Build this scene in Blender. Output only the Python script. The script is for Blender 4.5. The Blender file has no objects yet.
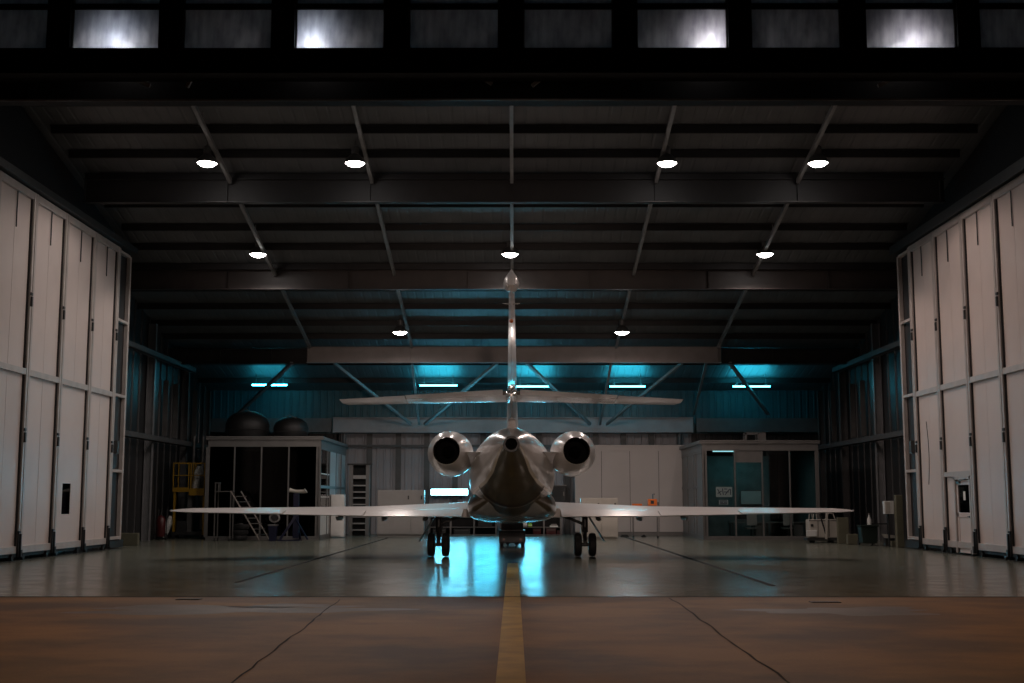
import bpy, bmesh, math, random
from mathutils import Vector, Matrix
random.seed(7)
R = math.radians
sc = bpy.context.scene
COL = sc.collection

# ------------------------------------------------------------------ camera
F = 1250.0
PITCH = R(7.25)
YAW = R(0.0917)
CAM = Vector((0, 0, 1.67))
cd = bpy.data.cameras.new('camera'); cam = bpy.data.objects.new('camera', cd); COL.objects.link(cam)
cd.sensor_width = 36; cd.lens = F / 1024 * 36; cd.clip_end = 400
cam.location = CAM; cam.rotation_euler = (math.pi / 2 + PITCH, 0, YAW)
sc.camera = cam
_rot = cam.rotation_euler.to_matrix()

def at(px, py, Y):
    """world point seen at a pixel, at distance Y into the hangar (used for measuring only)"""
    d = _rot @ Vector(((px - 512) / F, (341.5 - py) / F, -1))
    return CAM + d * (Y / d.y)

def hz(py, Y): return at(514, py, Y).z
def xx(px, Y, py=520): return at(px, py, Y).x

# ------------------------------------------------------------------ materials
MATS = {}
def pmat(name, col, rough=0.5, metal=0.0, var=0.15, scale=3.0, bump=0.0, bscale=40.0, coat=0.0, spec=0.5, stretch=(1, 1, 1), rvar=0.0):
    m = bpy.data.materials.new(name); m.use_nodes = True
    nt = m.node_tree; b = nt.nodes['Principled BSDF']
    tc = nt.nodes.new('ShaderNodeTexCoord'); mp = nt.nodes.new('ShaderNodeMapping')
    mp.inputs['Scale'].default_value = stretch
    nt.links.new(tc.outputs['Object'], mp.inputs[0])
    nz = nt.nodes.new('ShaderNodeTexNoise'); nz.inputs['Scale'].default_value = scale; nz.inputs['Detail'].default_value = 6
    nt.links.new(mp.outputs[0], nz.inputs['Vector'])
    rp = nt.nodes.new('ShaderNodeValToRGB')
    lo = [c * (1 - var) for c in col] + [1]; hi = [min(1, c * (1 + var)) for c in col] + [1]
    rp.color_ramp.elements[0].position = .3; rp.color_ramp.elements[1].position = .7
    rp.color_ramp.elements[0].color = lo; rp.color_ramp.elements[1].color = hi
    nt.links.new(nz.outputs['Fac'], rp.inputs[0]); nt.links.new(rp.outputs[0], b.inputs['Base Color'])
    b.inputs['Roughness'].default_value = rough; b.inputs['Metallic'].default_value = metal
    b.inputs['Coat Weight'].default_value = coat; b.inputs['Specular IOR Level'].default_value = spec
    b.inputs['Coat Roughness'].default_value = 0.08
    if rvar:
        mr = nt.nodes.new('ShaderNodeMapRange'); mr.inputs[3].default_value = rough - rvar; mr.inputs[4].default_value = rough + rvar
        mr.inputs[1].default_value = .3; mr.inputs[2].default_value = .7
        nt.links.new(nz.outputs['Fac'], mr.inputs[0]); nt.links.new(mr.outputs[0], b.inputs['Roughness'])
    if bump:
        n2 = nt.nodes.new('ShaderNodeTexNoise'); n2.inputs['Scale'].default_value = bscale; n2.inputs['Detail'].default_value = 4
        nt.links.new(mp.outputs[0], n2.inputs['Vector'])
        bp = nt.nodes.new('ShaderNodeBump'); bp.inputs['Strength'].default_value = bump; bp.inputs['Distance'].default_value = .02
        nt.links.new(n2.outputs['Fac'], bp.inputs['Height']); nt.links.new(bp.outputs[0], b.inputs['Normal'])
    MATS[name] = m
    return m

def emat(name, col, s):
    m = bpy.data.materials.new(name); m.use_nodes = True
    b = m.node_tree.nodes['Principled BSDF']
    b.inputs['Base Color'].default_value = (.8, .8, .8, 1)
    b.inputs['Emission Color'].default_value = (*col, 1); b.inputs['Emission Strength'].default_value = s
    MATS[name] = m; return m

def glassmat(name, tint, refl_rough=0.03):
    m = bpy.data.materials.new(name); m.use_nodes = True
    nt = m.node_tree; nt.nodes.clear()
    o = nt.nodes.new('ShaderNodeOutputMaterial'); mx = nt.nodes.new('ShaderNodeMixShader')
    t = nt.nodes.new('ShaderNodeBsdfTransparent'); t.inputs[0].default_value = (*tint, 1)
    g = nt.nodes.new('ShaderNodeBsdfGlossy'); g.inputs['Roughness'].default_value = refl_rough
    f = nt.nodes.new('ShaderNodeFresnel'); f.inputs[0].default_value = 1.28
    nz = nt.nodes.new('ShaderNodeTexNoise'); nz.inputs['Scale'].default_value = 1.2
    bp = nt.nodes.new('ShaderNodeBump'); bp.inputs['Strength'].default_value = .02
    nt.links.new(nz.outputs['Fac'], bp.inputs['Height']); nt.links.new(bp.outputs[0], g.inputs['Normal'])
    nt.links.new(f.outputs[0], mx.inputs[0]); nt.links.new(t.outputs[0], mx.inputs[1]); nt.links.new(g.outputs[0], mx.inputs[2])
    nt.links.new(mx.outputs[0], o.inputs[0]); MATS[name] = m; return m

def frostmat(name):
    m = bpy.data.materials.new(name); m.use_nodes = True
    nt = m.node_tree; nt.nodes.clear()
    o = nt.nodes.new('ShaderNodeOutputMaterial')
    tc = nt.nodes.new('ShaderNodeTexCoord'); mp = nt.nodes.new('ShaderNodeMapping'); mp.inputs['Scale'].default_value = (3.2, 1, 1.0)
    nz = nt.nodes.new('ShaderNodeTexNoise'); nz.inputs['Scale'].default_value = 1.5; nz.inputs['Detail'].default_value = 8
    nt.links.new(tc.outputs['Object'], mp.inputs[0]); nt.links.new(mp.outputs[0], nz.inputs['Vector'])
    rp = nt.nodes.new('ShaderNodeValToRGB'); rp.color_ramp.elements[0].position = .35; rp.color_ramp.elements[1].position = .65
    rp.color_ramp.elements[0].color = (.36, .37, .40, 1); rp.color_ramp.elements[1].color = (.64, .65, .68, 1)
    nt.links.new(nz.outputs['Fac'], rp.inputs[0])
    tl = nt.nodes.new('ShaderNodeBsdfTranslucent'); df = nt.nodes.new('ShaderNodeBsdfDiffuse')
    tr = nt.nodes.new('ShaderNodeBsdfTransparent'); tr.inputs[0].default_value = (.7, .72, .75, 1)
    nt.links.new(rp.outputs[0], tl.inputs[0]); df.inputs[0].default_value = (.25, .25, .25, 1)
    m1 = nt.nodes.new('ShaderNodeMixShader'); m1.inputs[0].default_value = .25
    m2 = nt.nodes.new('ShaderNodeMixShader'); m2.inputs[0].default_value = .16
    nt.links.new(tl.outputs[0], m1.inputs[1]); nt.links.new(df.outputs[0], m1.inputs[2])
    nt.links.new(m1.outputs[0], m2.inputs[1]); nt.links.new(tr.outputs[0], m2.inputs[2])
    nt.links.new(m2.outputs[0], o.inputs[0]); MATS[name] = m; return m

pmat('door_sheet', (.66, .56, .52), .36, var=.07, scale=.5, bump=.03, bscale=1.5)
pmat('door_frame', (.50, .44, .41), .33, .1, var=.10)
pmat('black_steel', (.02, .02, .02), .5, var=.2)
pmat('roof_sheet', (.092, .097, .10), .50, var=.15, scale=1.0)
pmat('purlin', (.018, .016, .016), .6)
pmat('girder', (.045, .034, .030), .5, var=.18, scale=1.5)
pmat('upper_wall_lit', (.026, .095, .11), .45, var=.1)  # teal glow of the tube lights is put into this wall colour
pmat('girder_lit', (.27, .235, .225), .5, var=.12, scale=1.5)  # same girder paint, lamp light put in as a lighter tone
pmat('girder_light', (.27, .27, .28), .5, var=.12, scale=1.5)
pmat('brace', (.22, .22, .22), .45, .2)
pmat('header', (.007, .0065, .007), .7, spec=.2)
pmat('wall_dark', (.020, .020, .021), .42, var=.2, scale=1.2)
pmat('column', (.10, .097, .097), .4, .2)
pmat('column_pale', (.19, .19, .195), .4, .2)
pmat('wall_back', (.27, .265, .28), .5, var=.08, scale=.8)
pmat('post_dark', (.06, .06, .06), .5)
pmat('partition', (.40, .375, .365), .45, var=.05, scale=.6)
pmat('aluminium', (.15, .145, .14), .42, .3, var=.08)
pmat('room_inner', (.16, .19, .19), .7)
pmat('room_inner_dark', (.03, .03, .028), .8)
pmat('paint_white', (.80, .76, .74), .28, var=.03, coat=.3)
pmat('paint_taupe', (.12, .088, .048), .32, .1, var=.1, coat=.35)
pmat('belly_white', (.75, .73, .72), .12, .5, var=.03)
pmat('paint_white_shade', (.25, .225, .20), .25, .2, var=.06, coat=.3)  # stabiliser white with the shade of its underside put in
pmat('paint_gold', (.85, .76, .62), .25, .0, var=.05)
pmat('paint_stripe', (.05, .015, .012), .3)
pmat('exhaust', (.004, .004, .004), .85, spec=.15)
pmat('bare_metal', (.62, .60, .58), .2, .95, var=.06)
pmat('rubber', (.012, .012, .012), .7)
pmat('gear_dark', (.04, .04, .04), .45, .4)
pmat('cabinet_grey', (.27, .26, .25), .45, var=.05)
pmat('cabinet_white', (.62, .62, .60), .4, var=.05)
pmat('cream_white', (.42, .39, .345), .4, var=.06)
pmat('handle_dark', (.03, .03, .03), .4)
pmat('yellow_steel', (.34, .19, .01), .45, var=.15)
pmat('steel_grey', (.16, .155, .15), .38, .6)
pmat('dark_gap', (.006, .006, .006), .9)
pmat('tank_cover', (.008, .008, .008), .55, bump=.3, bscale=6)
pmat('blue_paint', (.003, .005, .026), .4)
pmat('red_paint', (.055, .006, .006), .35)
pmat('orange_plastic', (.75, .16, .015), .45)
pmat('green_hiviz', (.25, .6, .02), .5)
pmat('concrete_block', (.11, .105, .07), .8, var=.15, bump=.3)
pmat('bin_green', (.006, .014, .010), .5)
pmat('paper', (.75, .75, .72), .8, var=.02)
pmat('chart_paper', (.20, .25, .25), .8)
pmat('ink', (.03, .04, .06), .8)
pmat('plastic_film', (.55, .55, .52), .25, var=.4, scale=14, bump=.8, bscale=9)
pmat('lamp_housing', (.12, .12, .12), .4, .5)
glassmat('glass_dark', (.22, .22, .21), .04)
glassmat('glass_clear', (.75, .78, .78), .04)
frostmat('frosted_pane')
emat('lamp_glow', (1, .93, .90), 30)
emat('tube_glow', (.035, .52, .72), 42)
emat('tube_office', (.35, .75, .78), 2.2)
emat('tube_low', (.11, .42, .58), 62)
emat('tube_low_dim', (.07, .40, .58), 36)
pmat('lamp_red', (.12, .03, .02), .3)

def floor_mat():
    m = bpy.data.materials.new('floor_epoxy'); m.use_nodes = True
    nt = m.node_tree; b = nt.nodes['Principled BSDF']
    tc = nt.nodes.new('ShaderNodeTexCoord')
    nz = nt.nodes.new('ShaderNodeTexNoise'); nz.inputs['Scale'].default_value = .35; nz.inputs['Detail'].default_value = 8
    nt.links.new(tc.outputs['Object'], nz.inputs['Vector'])
    rp = nt.nodes.new('ShaderNodeValToRGB'); e = rp.color_ramp.elements
    e[0].position = .3; e[0].color = (.120, .126, .098, 1); e[1].position = .7; e[1].color = (.165, .170, .138, 1)
    nt.links.new(nz.outputs['Fac'], rp.inputs[0]); nt.links.new(rp.outputs[0], b.inputs['Base Color'])
    mr = nt.nodes.new('ShaderNodeMapRange'); mr.inputs[1].default_value = .3; mr.inputs[2].default_value = .7
    mr.inputs[3].default_value = .17; mr.inputs[4].default_value = .25
    n2 = nt.nodes.new('ShaderNodeTexNoise'); n2.inputs['Scale'].default_value = 1.6; n2.inputs['Detail'].default_value = 6
    nt.links.new(tc.outputs['Object'], n2.inputs['Vector'])
    nt.links.new(n2.outputs['Fac'], mr.inputs[0]); nt.links.new(mr.outputs[0], b.inputs['Roughness'])
    bp = nt.nodes.new('ShaderNodeBump'); bp.inputs['Strength'].default_value = .05; bp.inputs['Distance'].default_value = .01
    n3 = nt.nodes.new('ShaderNodeTexNoise'); n3.inputs['Scale'].default_value = 3
    nt.links.new(tc.outputs['Object'], n3.inputs['Vector']); nt.links.new(n3.outputs['Fac'], bp.inputs['Height'])
    nt.links.new(bp.outputs[0], b.inputs['Normal'])
    MATS['floor_epoxy'] = m
floor_mat()

def apron_mat():
    m = bpy.data.materials.new('apron_concrete'); m.use_nodes = True
    nt = m.node_tree; b = nt.nodes['Principled BSDF']
    tc = nt.nodes.new('ShaderNodeTexCoord')
    mp = nt.nodes.new('ShaderNodeMapping'); mp.inputs['Scale'].default_value = (.35, .45, 1)
    nt.links.new(tc.outputs['Object'], mp.inputs[0])
    nz = nt.nodes.new('ShaderNodeTexNoise'); nz.inputs['Scale'].default_value = .9; nz.inputs['Detail'].default_value = 9; nz.inputs['Roughness'].default_value = .6
    nt.links.new(mp.outputs[0], nz.inputs['Vector'])
    rp = nt.nodes.new('ShaderNodeValToRGB'); e = rp.color_ramp.elements
    e[0].position = .38; e[0].color = (.085, .045, .013, 1); e[1].position = .60; e[1].color = (.27, .155, .038, 1)
    nt.links.new(nz.outputs['Fac'], rp.inputs[0])
    n2 = nt.nodes.new('ShaderNodeTexNoise'); n2.inputs['Scale'].default_value = 25; n2.inputs['Detail'].default_value = 5
    nt.links.new(tc.outputs['Object'], n2.inputs['Vector'])
    mx = nt.nodes.new('ShaderNodeMixRGB'); mx.blend_type = 'MULTIPLY'; mx.inputs[0].default_value = .35
    nt.links.new(rp.outputs[0], mx.inputs[1]); nt.links.new(n2.outputs['Fac'], mx.inputs[2])
    nt.links.new(mx.outputs[0], b.inputs['Base Color'])
    b.inputs['Roughness'].default_value = .62
    bp = nt.nodes.new('ShaderNodeBump'); bp.inputs['Strength'].default_value = .25; bp.inputs['Distance'].default_value = .01
    nt.links.new(n2.outputs['Fac'], bp.inputs['Height']); nt.links.new(bp.outputs[0], b.inputs['Normal'])
    MATS['apron_concrete'] = m
apron_mat()
pmat('stain', (.075, .058, .052), .5, var=.4, scale=1.5)
pmat('yellow_line', (.40, .30, .035), .55, var=.25, scale=2.5)

# ------------------------------------------------------------------ mesh builder
class MB:
    def __init__(s): s.bm = bmesh.new(); s.mi = 0
    def _f(s, vs):
        try:
            f = s.bm.faces.new(vs); f.material_index = s.mi; return f
        except ValueError: return None
    def box(s, x0, x1, y0, y1, z0, z1):
        v = [s.bm.verts.new(p) for p in ((x0, y0, z0), (x1, y0, z0), (x1, y1, z0), (x0, y1, z0), (x0, y0, z1), (x1, y0, z1), (x1, y1, z1), (x0, y1, z1))]
        for q in ((0, 3, 2, 1), (4, 5, 6, 7), (0, 1, 5, 4), (1, 2, 6, 5), (2, 3, 7, 6), (3, 0, 4, 7)): s._f([v[i] for i in q])
        return s
    def bar(s, a, b, w, h=None, up=(0, 0, 1)):
        a = Vector(a); b = Vector(b); h = h or w; d = (b - a).normalized(); u = Vector(up)
        if abs(d.dot(u)) > .98: u = Vector((1, 0, 0))
        r = d.cross(u).normalized(); u = r.cross(d).normalized()
        v = [s.bm.verts.new(p + r * i * w / 2 + u * j * h / 2) for p in (a, b) for i, j in ((-1, -1), (1, -1), (1, 1), (-1, 1))]
        for q in ((0, 1, 2, 3), (7, 6, 5, 4), (0, 4, 5, 1), (1, 5, 6, 2), (2, 6, 7, 3), (3, 7, 4, 0)): s._f([v[i] for i in q])
        return s
    def tube(s, pts, r, n=10, caps=True):
        pts = [Vector(p) for p in pts]; rs = r if isinstance(r, (list, tuple)) else [r] * len(pts)
        rings = []; u = None
        for i, p in enumerate(pts):
            d = (pts[min(i + 1, len(pts) - 1)] - pts[max(i - 1, 0)]).normalized()
            if u is None: u = Vector((0, 0, 1)) if abs(d.z) < .9 else Vector((1, 0, 0))
            a = d.cross(u).normalized(); u = a.cross(d).normalized()
            rings.append([p + (a * math.cos(t) + u * math.sin(t)) * rs[i] for t in [2 * math.pi * k / n for k in range(n)]])
        s.loft(rings, caps); return s
    def loft(s, rings, caps=True, closed=True, mats=None):
        vr = [[s.bm.verts.new(p) for p in r] for r in rings]; n = len(vr[0])
        for i in range(len(vr) - 1):
            for k in range(n if closed else n - 1):
                f = s._f([vr[i][k], vr[i][(k + 1) % n], vr[i + 1][(k + 1) % n], vr[i + 1][k]])
                if f and mats: f.material_index = mats[k]
        if caps:
            f = s._f(list(reversed(vr[0]))); g = s._f(vr[-1])
        return s
    def lathe(s, prof, c, axis='Z', n=32, caps=False):
        """prof = [(t along axis, radius)], c = centre"""
        rings = []
        for t, r in prof:
            ring = []
            for k in range(n):
                a = 2 * math.pi * k / n; x, y = r * math.cos(a), r * math.sin(a)
                ring.append({'Z': (c[0] + x, c[1] + y, c[2] + t), 'Y': (c[0] + x, c[1] + t, c[2] + y), 'X': (c[0] + t, c[1] + x, c[2] + y)}[axis])
            rings.append(ring)
        return s.loft(rings, caps)
    def prism(s, poly, axis, a, b):
        def p(u, v, w): return {'X': (w, u, v), 'Y': (u, w, v), 'Z': (u, v, w)}[axis]
        return s.loft([[p(u, v, a) for u, v in poly], [p(u, v, b) for u, v in poly]], True)
    def build(s, name, mat, parent=None, smooth=False, bevel=0.0, origin=None):
        bmesh.ops.recalc_face_normals(s.bm, faces=s.bm.faces)
        me = bpy.data.meshes.new(name); s.bm.to_mesh(me); s.bm.free()
        for m in (mat if isinstance(mat, (list, tuple)) else [mat]): me.materials.append(MATS[m])
        o = bpy.data.objects.new(name, me); COL.objects.link(o)
        if parent is None and origin is not None:
            off = Vector(origin); me.transform(Matrix.Translation(-off)); o.location = off
        if parent is not None:
            o.parent = parent
            off = world_off(parent); me.transform(Matrix.Translation(-off))
        if smooth:
            for f in me.polygons: f.use_smooth = True
            m = o.modifiers.new('edges', 'EDGE_SPLIT'); m.split_angle = R(40)
        if bevel:
            m = o.modifiers.new('bevel', 'BEVEL'); m.width = bevel; m.segments = 2; m.limit_method = 'ANGLE'
        return o

def world_off(o):
    v = Vector((0, 0, 0))
    while o is not None: v += o.location; o = o.parent
    return v

def tag(o, label=None, cat=None, group=None, kind=None):
    if label: o['label'] = label
    if cat: o['category'] = cat
    if group: o['group'] = group
    if kind: o['kind'] = kind
    return o
def thing(name, label, cat, loc, group=None):
    o = bpy.data.objects.new(name, None); COL.objects.link(o); o.location = loc; o.empty_display_size = .2
    return tag(o, label, cat, group)
def struct(o, label=None, cat=None, group=None): return tag(o, label, cat, group, 'structure')
KIDS = {}
def copy_tree(o, parent=None):
    c = o.copy(); COL.objects.link(c)
    if parent is not None: c.parent = parent
    for ch in [k for k in list(bpy.data.objects) if k.parent == o]: copy_tree(ch, c)
    return c

# ------------------------------------------------------------------ setting: floor, roof, walls
YB = 63.5          # back wall
XW = 15.6          # side walls
YT = 22.2          # threshold between apron and coated floor
YH = 28.0          # door header
def roof_z(y): return 20.38 - .207 * y

struct(MB().box(-XW - .3, XW + .3, YT, YB + .3, -.3, 0).build('floor', 'floor_epoxy'), 'polished grey green hangar floor reflecting the lights', 'floor')
struct(MB().box(-60, 60, -40, YT, -.3, 0).build('floor_apron', 'apron_concrete'), 'brown stained concrete apron in front of the hangar', 'floor')
struct(MB().box(-60, 60, YT - .05, YT + .05, 0, .006).build('trim_1', 'dark_gap'), 'dark straight joint between brown apron and polished floor', 'floor joint')
n = 2
def trim(mb, mat, label, cat, **k):
    global n
    o = struct(mb.build('trim_%d' % n, mat, **k), label, cat); n += 1; return o
trim(MB().box(-5.74, -5.62, 26, 57, 0, .005), 'dark_gap', 'dark cable slot in the floor left of the jet', 'floor slot')
trim(MB().box(5.04, 5.16, 25, 57.5, 0, .005), 'dark_gap', 'dark cable slot in the floor right of the jet', 'floor slot')
def wobble(x0, x1, y0, y1, w, steps=26):
    L, Rr = [], []
    b = MB()
    for i in range(steps + 1):
        t = i / steps; x = x0 + (x1 - x0) * t + random.uniform(-.025, .025); y = y0 + (y1 - y0) * t
        ww = w * random.uniform(.5, 1.3); L.append((x - ww / 2, y, .003)); Rr.append((x + ww / 2, y, .003))
    return b.loft([L, Rr], False, closed=False)
trim(wobble(-2.95, -2.5, 21.6, 9, .028), 'dark_gap', 'cracked slab joint in the apron left of yellow line', 'floor joint')
trim(wobble(2.7, 2.5, 22, 9, .028), 'dark_gap', 'cracked slab joint in the apron right of yellow line', 'floor joint')
trim(MB().box(-.17, .11, -10, YT - .06, 0, .004), 'yellow_line', 'worn yellow centre line painted on the brown apron', 'painted line')
trim(MB().box(-.17, .11, YT + .06, 34, 0, .004), 'yellow_line', 'yellow centre line painted on polished floor behind the jet', 'painted line')
def cover(px, py, Y, w, lab):
    p = at(px, py, Y)
    o = MB().box(-w / 2, w / 2, -.12, .12, 0, .012).box(-w / 2 + .04, w / 2 - .04, -.08, .08, .012, .016).build('floor_cover', 'black_steel')
    o.location = (p.x, p.y, 0.0); tag(o, lab, 'cover plate')
cover(189, 598, 22.0 - .35, .40, 'small dark metal cover plate in apron left of centre line')
cover(825, 604, 22.0 - .95, .48, 'small dark metal cover plate in apron right of centre line')
def stain(cx, cy, rx, ry, lab):
    b = MB(); pts = []
    for k in range(40):
        a = 2 * math.pi * k / 40; q = 1 + .28 * math.sin(3 * a + cx) + .15 * math.sin(7 * a + cy) + random.uniform(-.08, .08)
        pts.append(b.bm.verts.new((cx + rx * q * math.cos(a), cy + ry * q * math.sin(a), .002)))
    b._f(pts); trim(b, 'stain', lab, 'floor stain')
stain(-4.6, 19.6, 2.3, .75, 'large dark stain on the brown apron left of yellow line')
stain(5.1, 19.4, 1.3, .7, 'dark oily stain on the brown apron right of yellow line')
stain(-3.5, 20.3, .9, .35, 'smaller dark stain on the apron beside slab joint')

# roof sheet, ribbed along the slope
def roof():
    b = MB(); top = []; bot = []
    x = -XW - .2; prof = []
    while x < XW + .2:
        prof += [(x, 0), (x + .22, 0), (x + .25, .010), (x + .30, .010), (x + .33, 0)]; x += .36
    for y in (YH - .1, YB + .3):
        bot.append([(px, y, roof_z(y) + dz) for px, dz in prof])
    b.loft(bot, False, closed=False)
    top = [[(px, y, roof_z(y) + .12) for px in (-XW - .3, XW + .3)] for y in (YH - .1, YB + .3)]
    b.loft(top, False, closed=False)
    return b.build('ceiling', 'roof_sheet')
struct(roof(), 'dark ribbed metal roof sheeting sloping down to the back', 'roof')

# purlins (Z sections running across)
GY = [31.7, 39.5, 47.3, 55.8]
py_ = [28.6, 30.15, 31.7, 33.25, 34.8, 36.4, 37.95, 39.5, 41.5, 43.4, 45.1, 46.95, 49.2, 51.2, 53.2, 54.9, 56.9, 58.6, 61.4]
for i, y in enumerate(sorted(py_)):
    z = roof_z(y)
    X_ = 13.9 if y < 45 else XW
    b = MB().box(-X_, X_, y - .012, y + .012, z - .24, z - .01).box(-X_, X_, y - .075, y, z - .035, z - .012).box(-X_, X_, y, y + .075, z - .245, z - .225)
    o = struct(b.build('trim_%d' % n, 'purlin'), 'thin dark steel purlin under the roof sheets, one of many rows', 'roof purlin', 'roof purlins'); n += 1
# girders (I-beams)
def ibeam(x0, x1, y, z0, z1, mat, label, fl=.3, web=.02, stiff=2.3):
    b = MB().box(x0, x1, y - web, y + web, z0 + .03, z1 - .03).box(x0, x1, y - fl / 2, y + fl / 2, z0, z0 + .03).box(x0, x1, y - fl / 2, y + fl / 2, z1 - .03, z1)
    x = x0 + .05
    while stiff and x < x1:
        b.box(x - .008, x + .008, y - fl / 2 + .02, y + fl / 2 - .02, z0 + .03, z1 - .03); x += stiff
    return trim(b, mat, label, 'roof girder')
glab = ['dark roof girder nearest the door header', 'dark brown roof girder behind the front lamps', 'brown roof girder crossing behind the tail fin tip', 'brown lit roof girder crossing above the tailplane']
for i, y in enumerate(GY):
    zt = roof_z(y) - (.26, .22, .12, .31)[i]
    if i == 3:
        ibeam(-9.3, 9.3, y, zt - .72, zt, 'girder_lit', glab[i], stiff=4.6)
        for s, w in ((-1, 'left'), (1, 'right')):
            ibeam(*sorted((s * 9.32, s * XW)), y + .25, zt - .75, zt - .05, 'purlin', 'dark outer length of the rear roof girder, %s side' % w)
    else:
        ibeam(*((-13.9, 13.9) if y < 45 else (-XW, XW)), y, zt - .78, zt, 'purlin' if i < 2 else 'girder', glab[i], stiff=4.6)  # shade on the front girders put in as the darker material
# longitudinal tie members under the purlins
for gx in (-9.15, -4.58, -.07, 4.58, 9.15):
    w = {-9.15: 'outermost on the left', -4.58: 'between centre and far left', -.07: 'above the centre line', 4.58: 'between centre and far right', 9.15: 'outermost on the right'}[gx]
    b = MB()
    for a, c in zip([28.4] + GY, GY + [0]):
        if c == 0: break
        if a >= 47 and gx == 9: pass
        b.bar((gx, a + .16, roof_z(a + .16) - .36), (gx, c - .16, roof_z(c - .16) - .36), .11, .14)
        b.box(gx - .02, gx + .02, (a + c) / 2 - .02, (a + c) / 2 + .02, roof_z((a + c) / 2) - .36, roof_z((a + c) / 2) - .02)
    trim(b, 'brace', 'grey tie running down under the roof slope, %s' % w, 'roof tie')

# rear girder, W truss to it
YR = 62.9
zr0, zr1 = hz(432, YR), hz(418, YR)
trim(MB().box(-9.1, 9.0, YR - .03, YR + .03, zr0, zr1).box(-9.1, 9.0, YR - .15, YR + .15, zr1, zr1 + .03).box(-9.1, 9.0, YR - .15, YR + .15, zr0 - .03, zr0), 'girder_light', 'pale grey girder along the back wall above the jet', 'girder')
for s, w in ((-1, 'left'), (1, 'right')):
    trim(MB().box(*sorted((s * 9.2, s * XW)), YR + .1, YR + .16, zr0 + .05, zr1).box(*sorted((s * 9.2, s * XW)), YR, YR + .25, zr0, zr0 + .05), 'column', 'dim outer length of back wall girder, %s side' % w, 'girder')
def brace(x0, y0, x1, y1, lab, w=.15, Y0=56.0, Y1=62.6):
    trim(MB().bar(at(x0, y0, Y0), at(x1, y1, Y1), w, .12), 'brace', lab, 'diagonal brace')
brace(497, 363, 425, 424, 'diagonal brace left of the fin, lit blue green')
brace(412, 363, 419, 424, 'upright brace above the left engine', .10)
brace(334, 363, 411, 424, 'dim diagonal brace above left half of tailplane', .09)
brace(527, 363, 590, 424, 'diagonal brace right of the fin, lit blue green')
brace(611, 363, 600, 424, 'upright brace above the right engine', .10)
brace(682, 363, 607, 424, 'diagonal brace above right half of tailplane', .12)
brace(292, 363, 236, 416, 'diagonal brace above the left glazed room')
brace(730, 363, 768, 414, 'diagonal brace above the right glazed room')
brace(706, 363, 694, 414, 'dim upright brace left of the right glazed room', .10)

# back wall: ribbed sheet with posts
def ribwall(name, x0, x1, z0, z1, y, mat, label, pitch=.36):
    b = MB(); prof = []; x = x0
    while x < x1: prof += [(x, 0), (x + pitch * .6, 0), (x + pitch * .68, -.04), (x + pitch * .9, -.04), (x + pitch * .99, 0)]; x += pitch
    b.loft([[(px, y + dy, z0) for px, dy in prof], [(px, y + dy, z1) for px, dy in prof]], False, closed=False)
    b.box(x0, x1 + .3, y + .02, y + .1, z0, z1)
    return struct(b.build(name, mat), label, 'wall')
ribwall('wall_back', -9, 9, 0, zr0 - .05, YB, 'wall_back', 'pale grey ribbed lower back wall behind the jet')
ribwall('wall_back_upper', -XW, XW, zr0 - .05, roof_z(YB), YB + .02, 'upper_wall_lit', 'dark ribbed upper back wall under the roof')
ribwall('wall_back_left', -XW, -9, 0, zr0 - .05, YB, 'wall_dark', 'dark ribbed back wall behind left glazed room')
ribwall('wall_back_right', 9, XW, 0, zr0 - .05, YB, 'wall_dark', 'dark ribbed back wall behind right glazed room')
x = xx(371, YB); k = 0
xs = [xx(p, YB) for p in (369, 398, 426.5, 455, 483, 511, 539, 567, 596, 624, 652, 680)]
for k, x in enumerate(xs):
    trim(MB().box(x - .07, x + .07, YB - .22, YB - .06, 0, zr0 - .06).box(x - .14, x + .14, YB - .23, YB - .21, 0, zr0 - .06), 'post_dark', 'dark steel post on the pale back wall, one of a regular row', 'wall post')['group'] = 'posts of the back wall'
trim(MB().box(-9, 9, YB - .33, YB - .24, hz(447, YB), hz(445, YB)), 'post_dark', 'thin dark rail across the pale back wall', 'wall rail')
for px, lab in ((343, 'round grey pipe column beside the slatted ladder rack'), (681, 'round grey pipe column above the white partition')):
    x = xx(px, YB - .5); trim(MB().lathe([(0 if px < 500 else 4.4, .1), (zr0 - .1, .1)], (x, YB - .55, 0), n=14, caps=True), 'column', lab, 'column', smooth=True)

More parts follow.
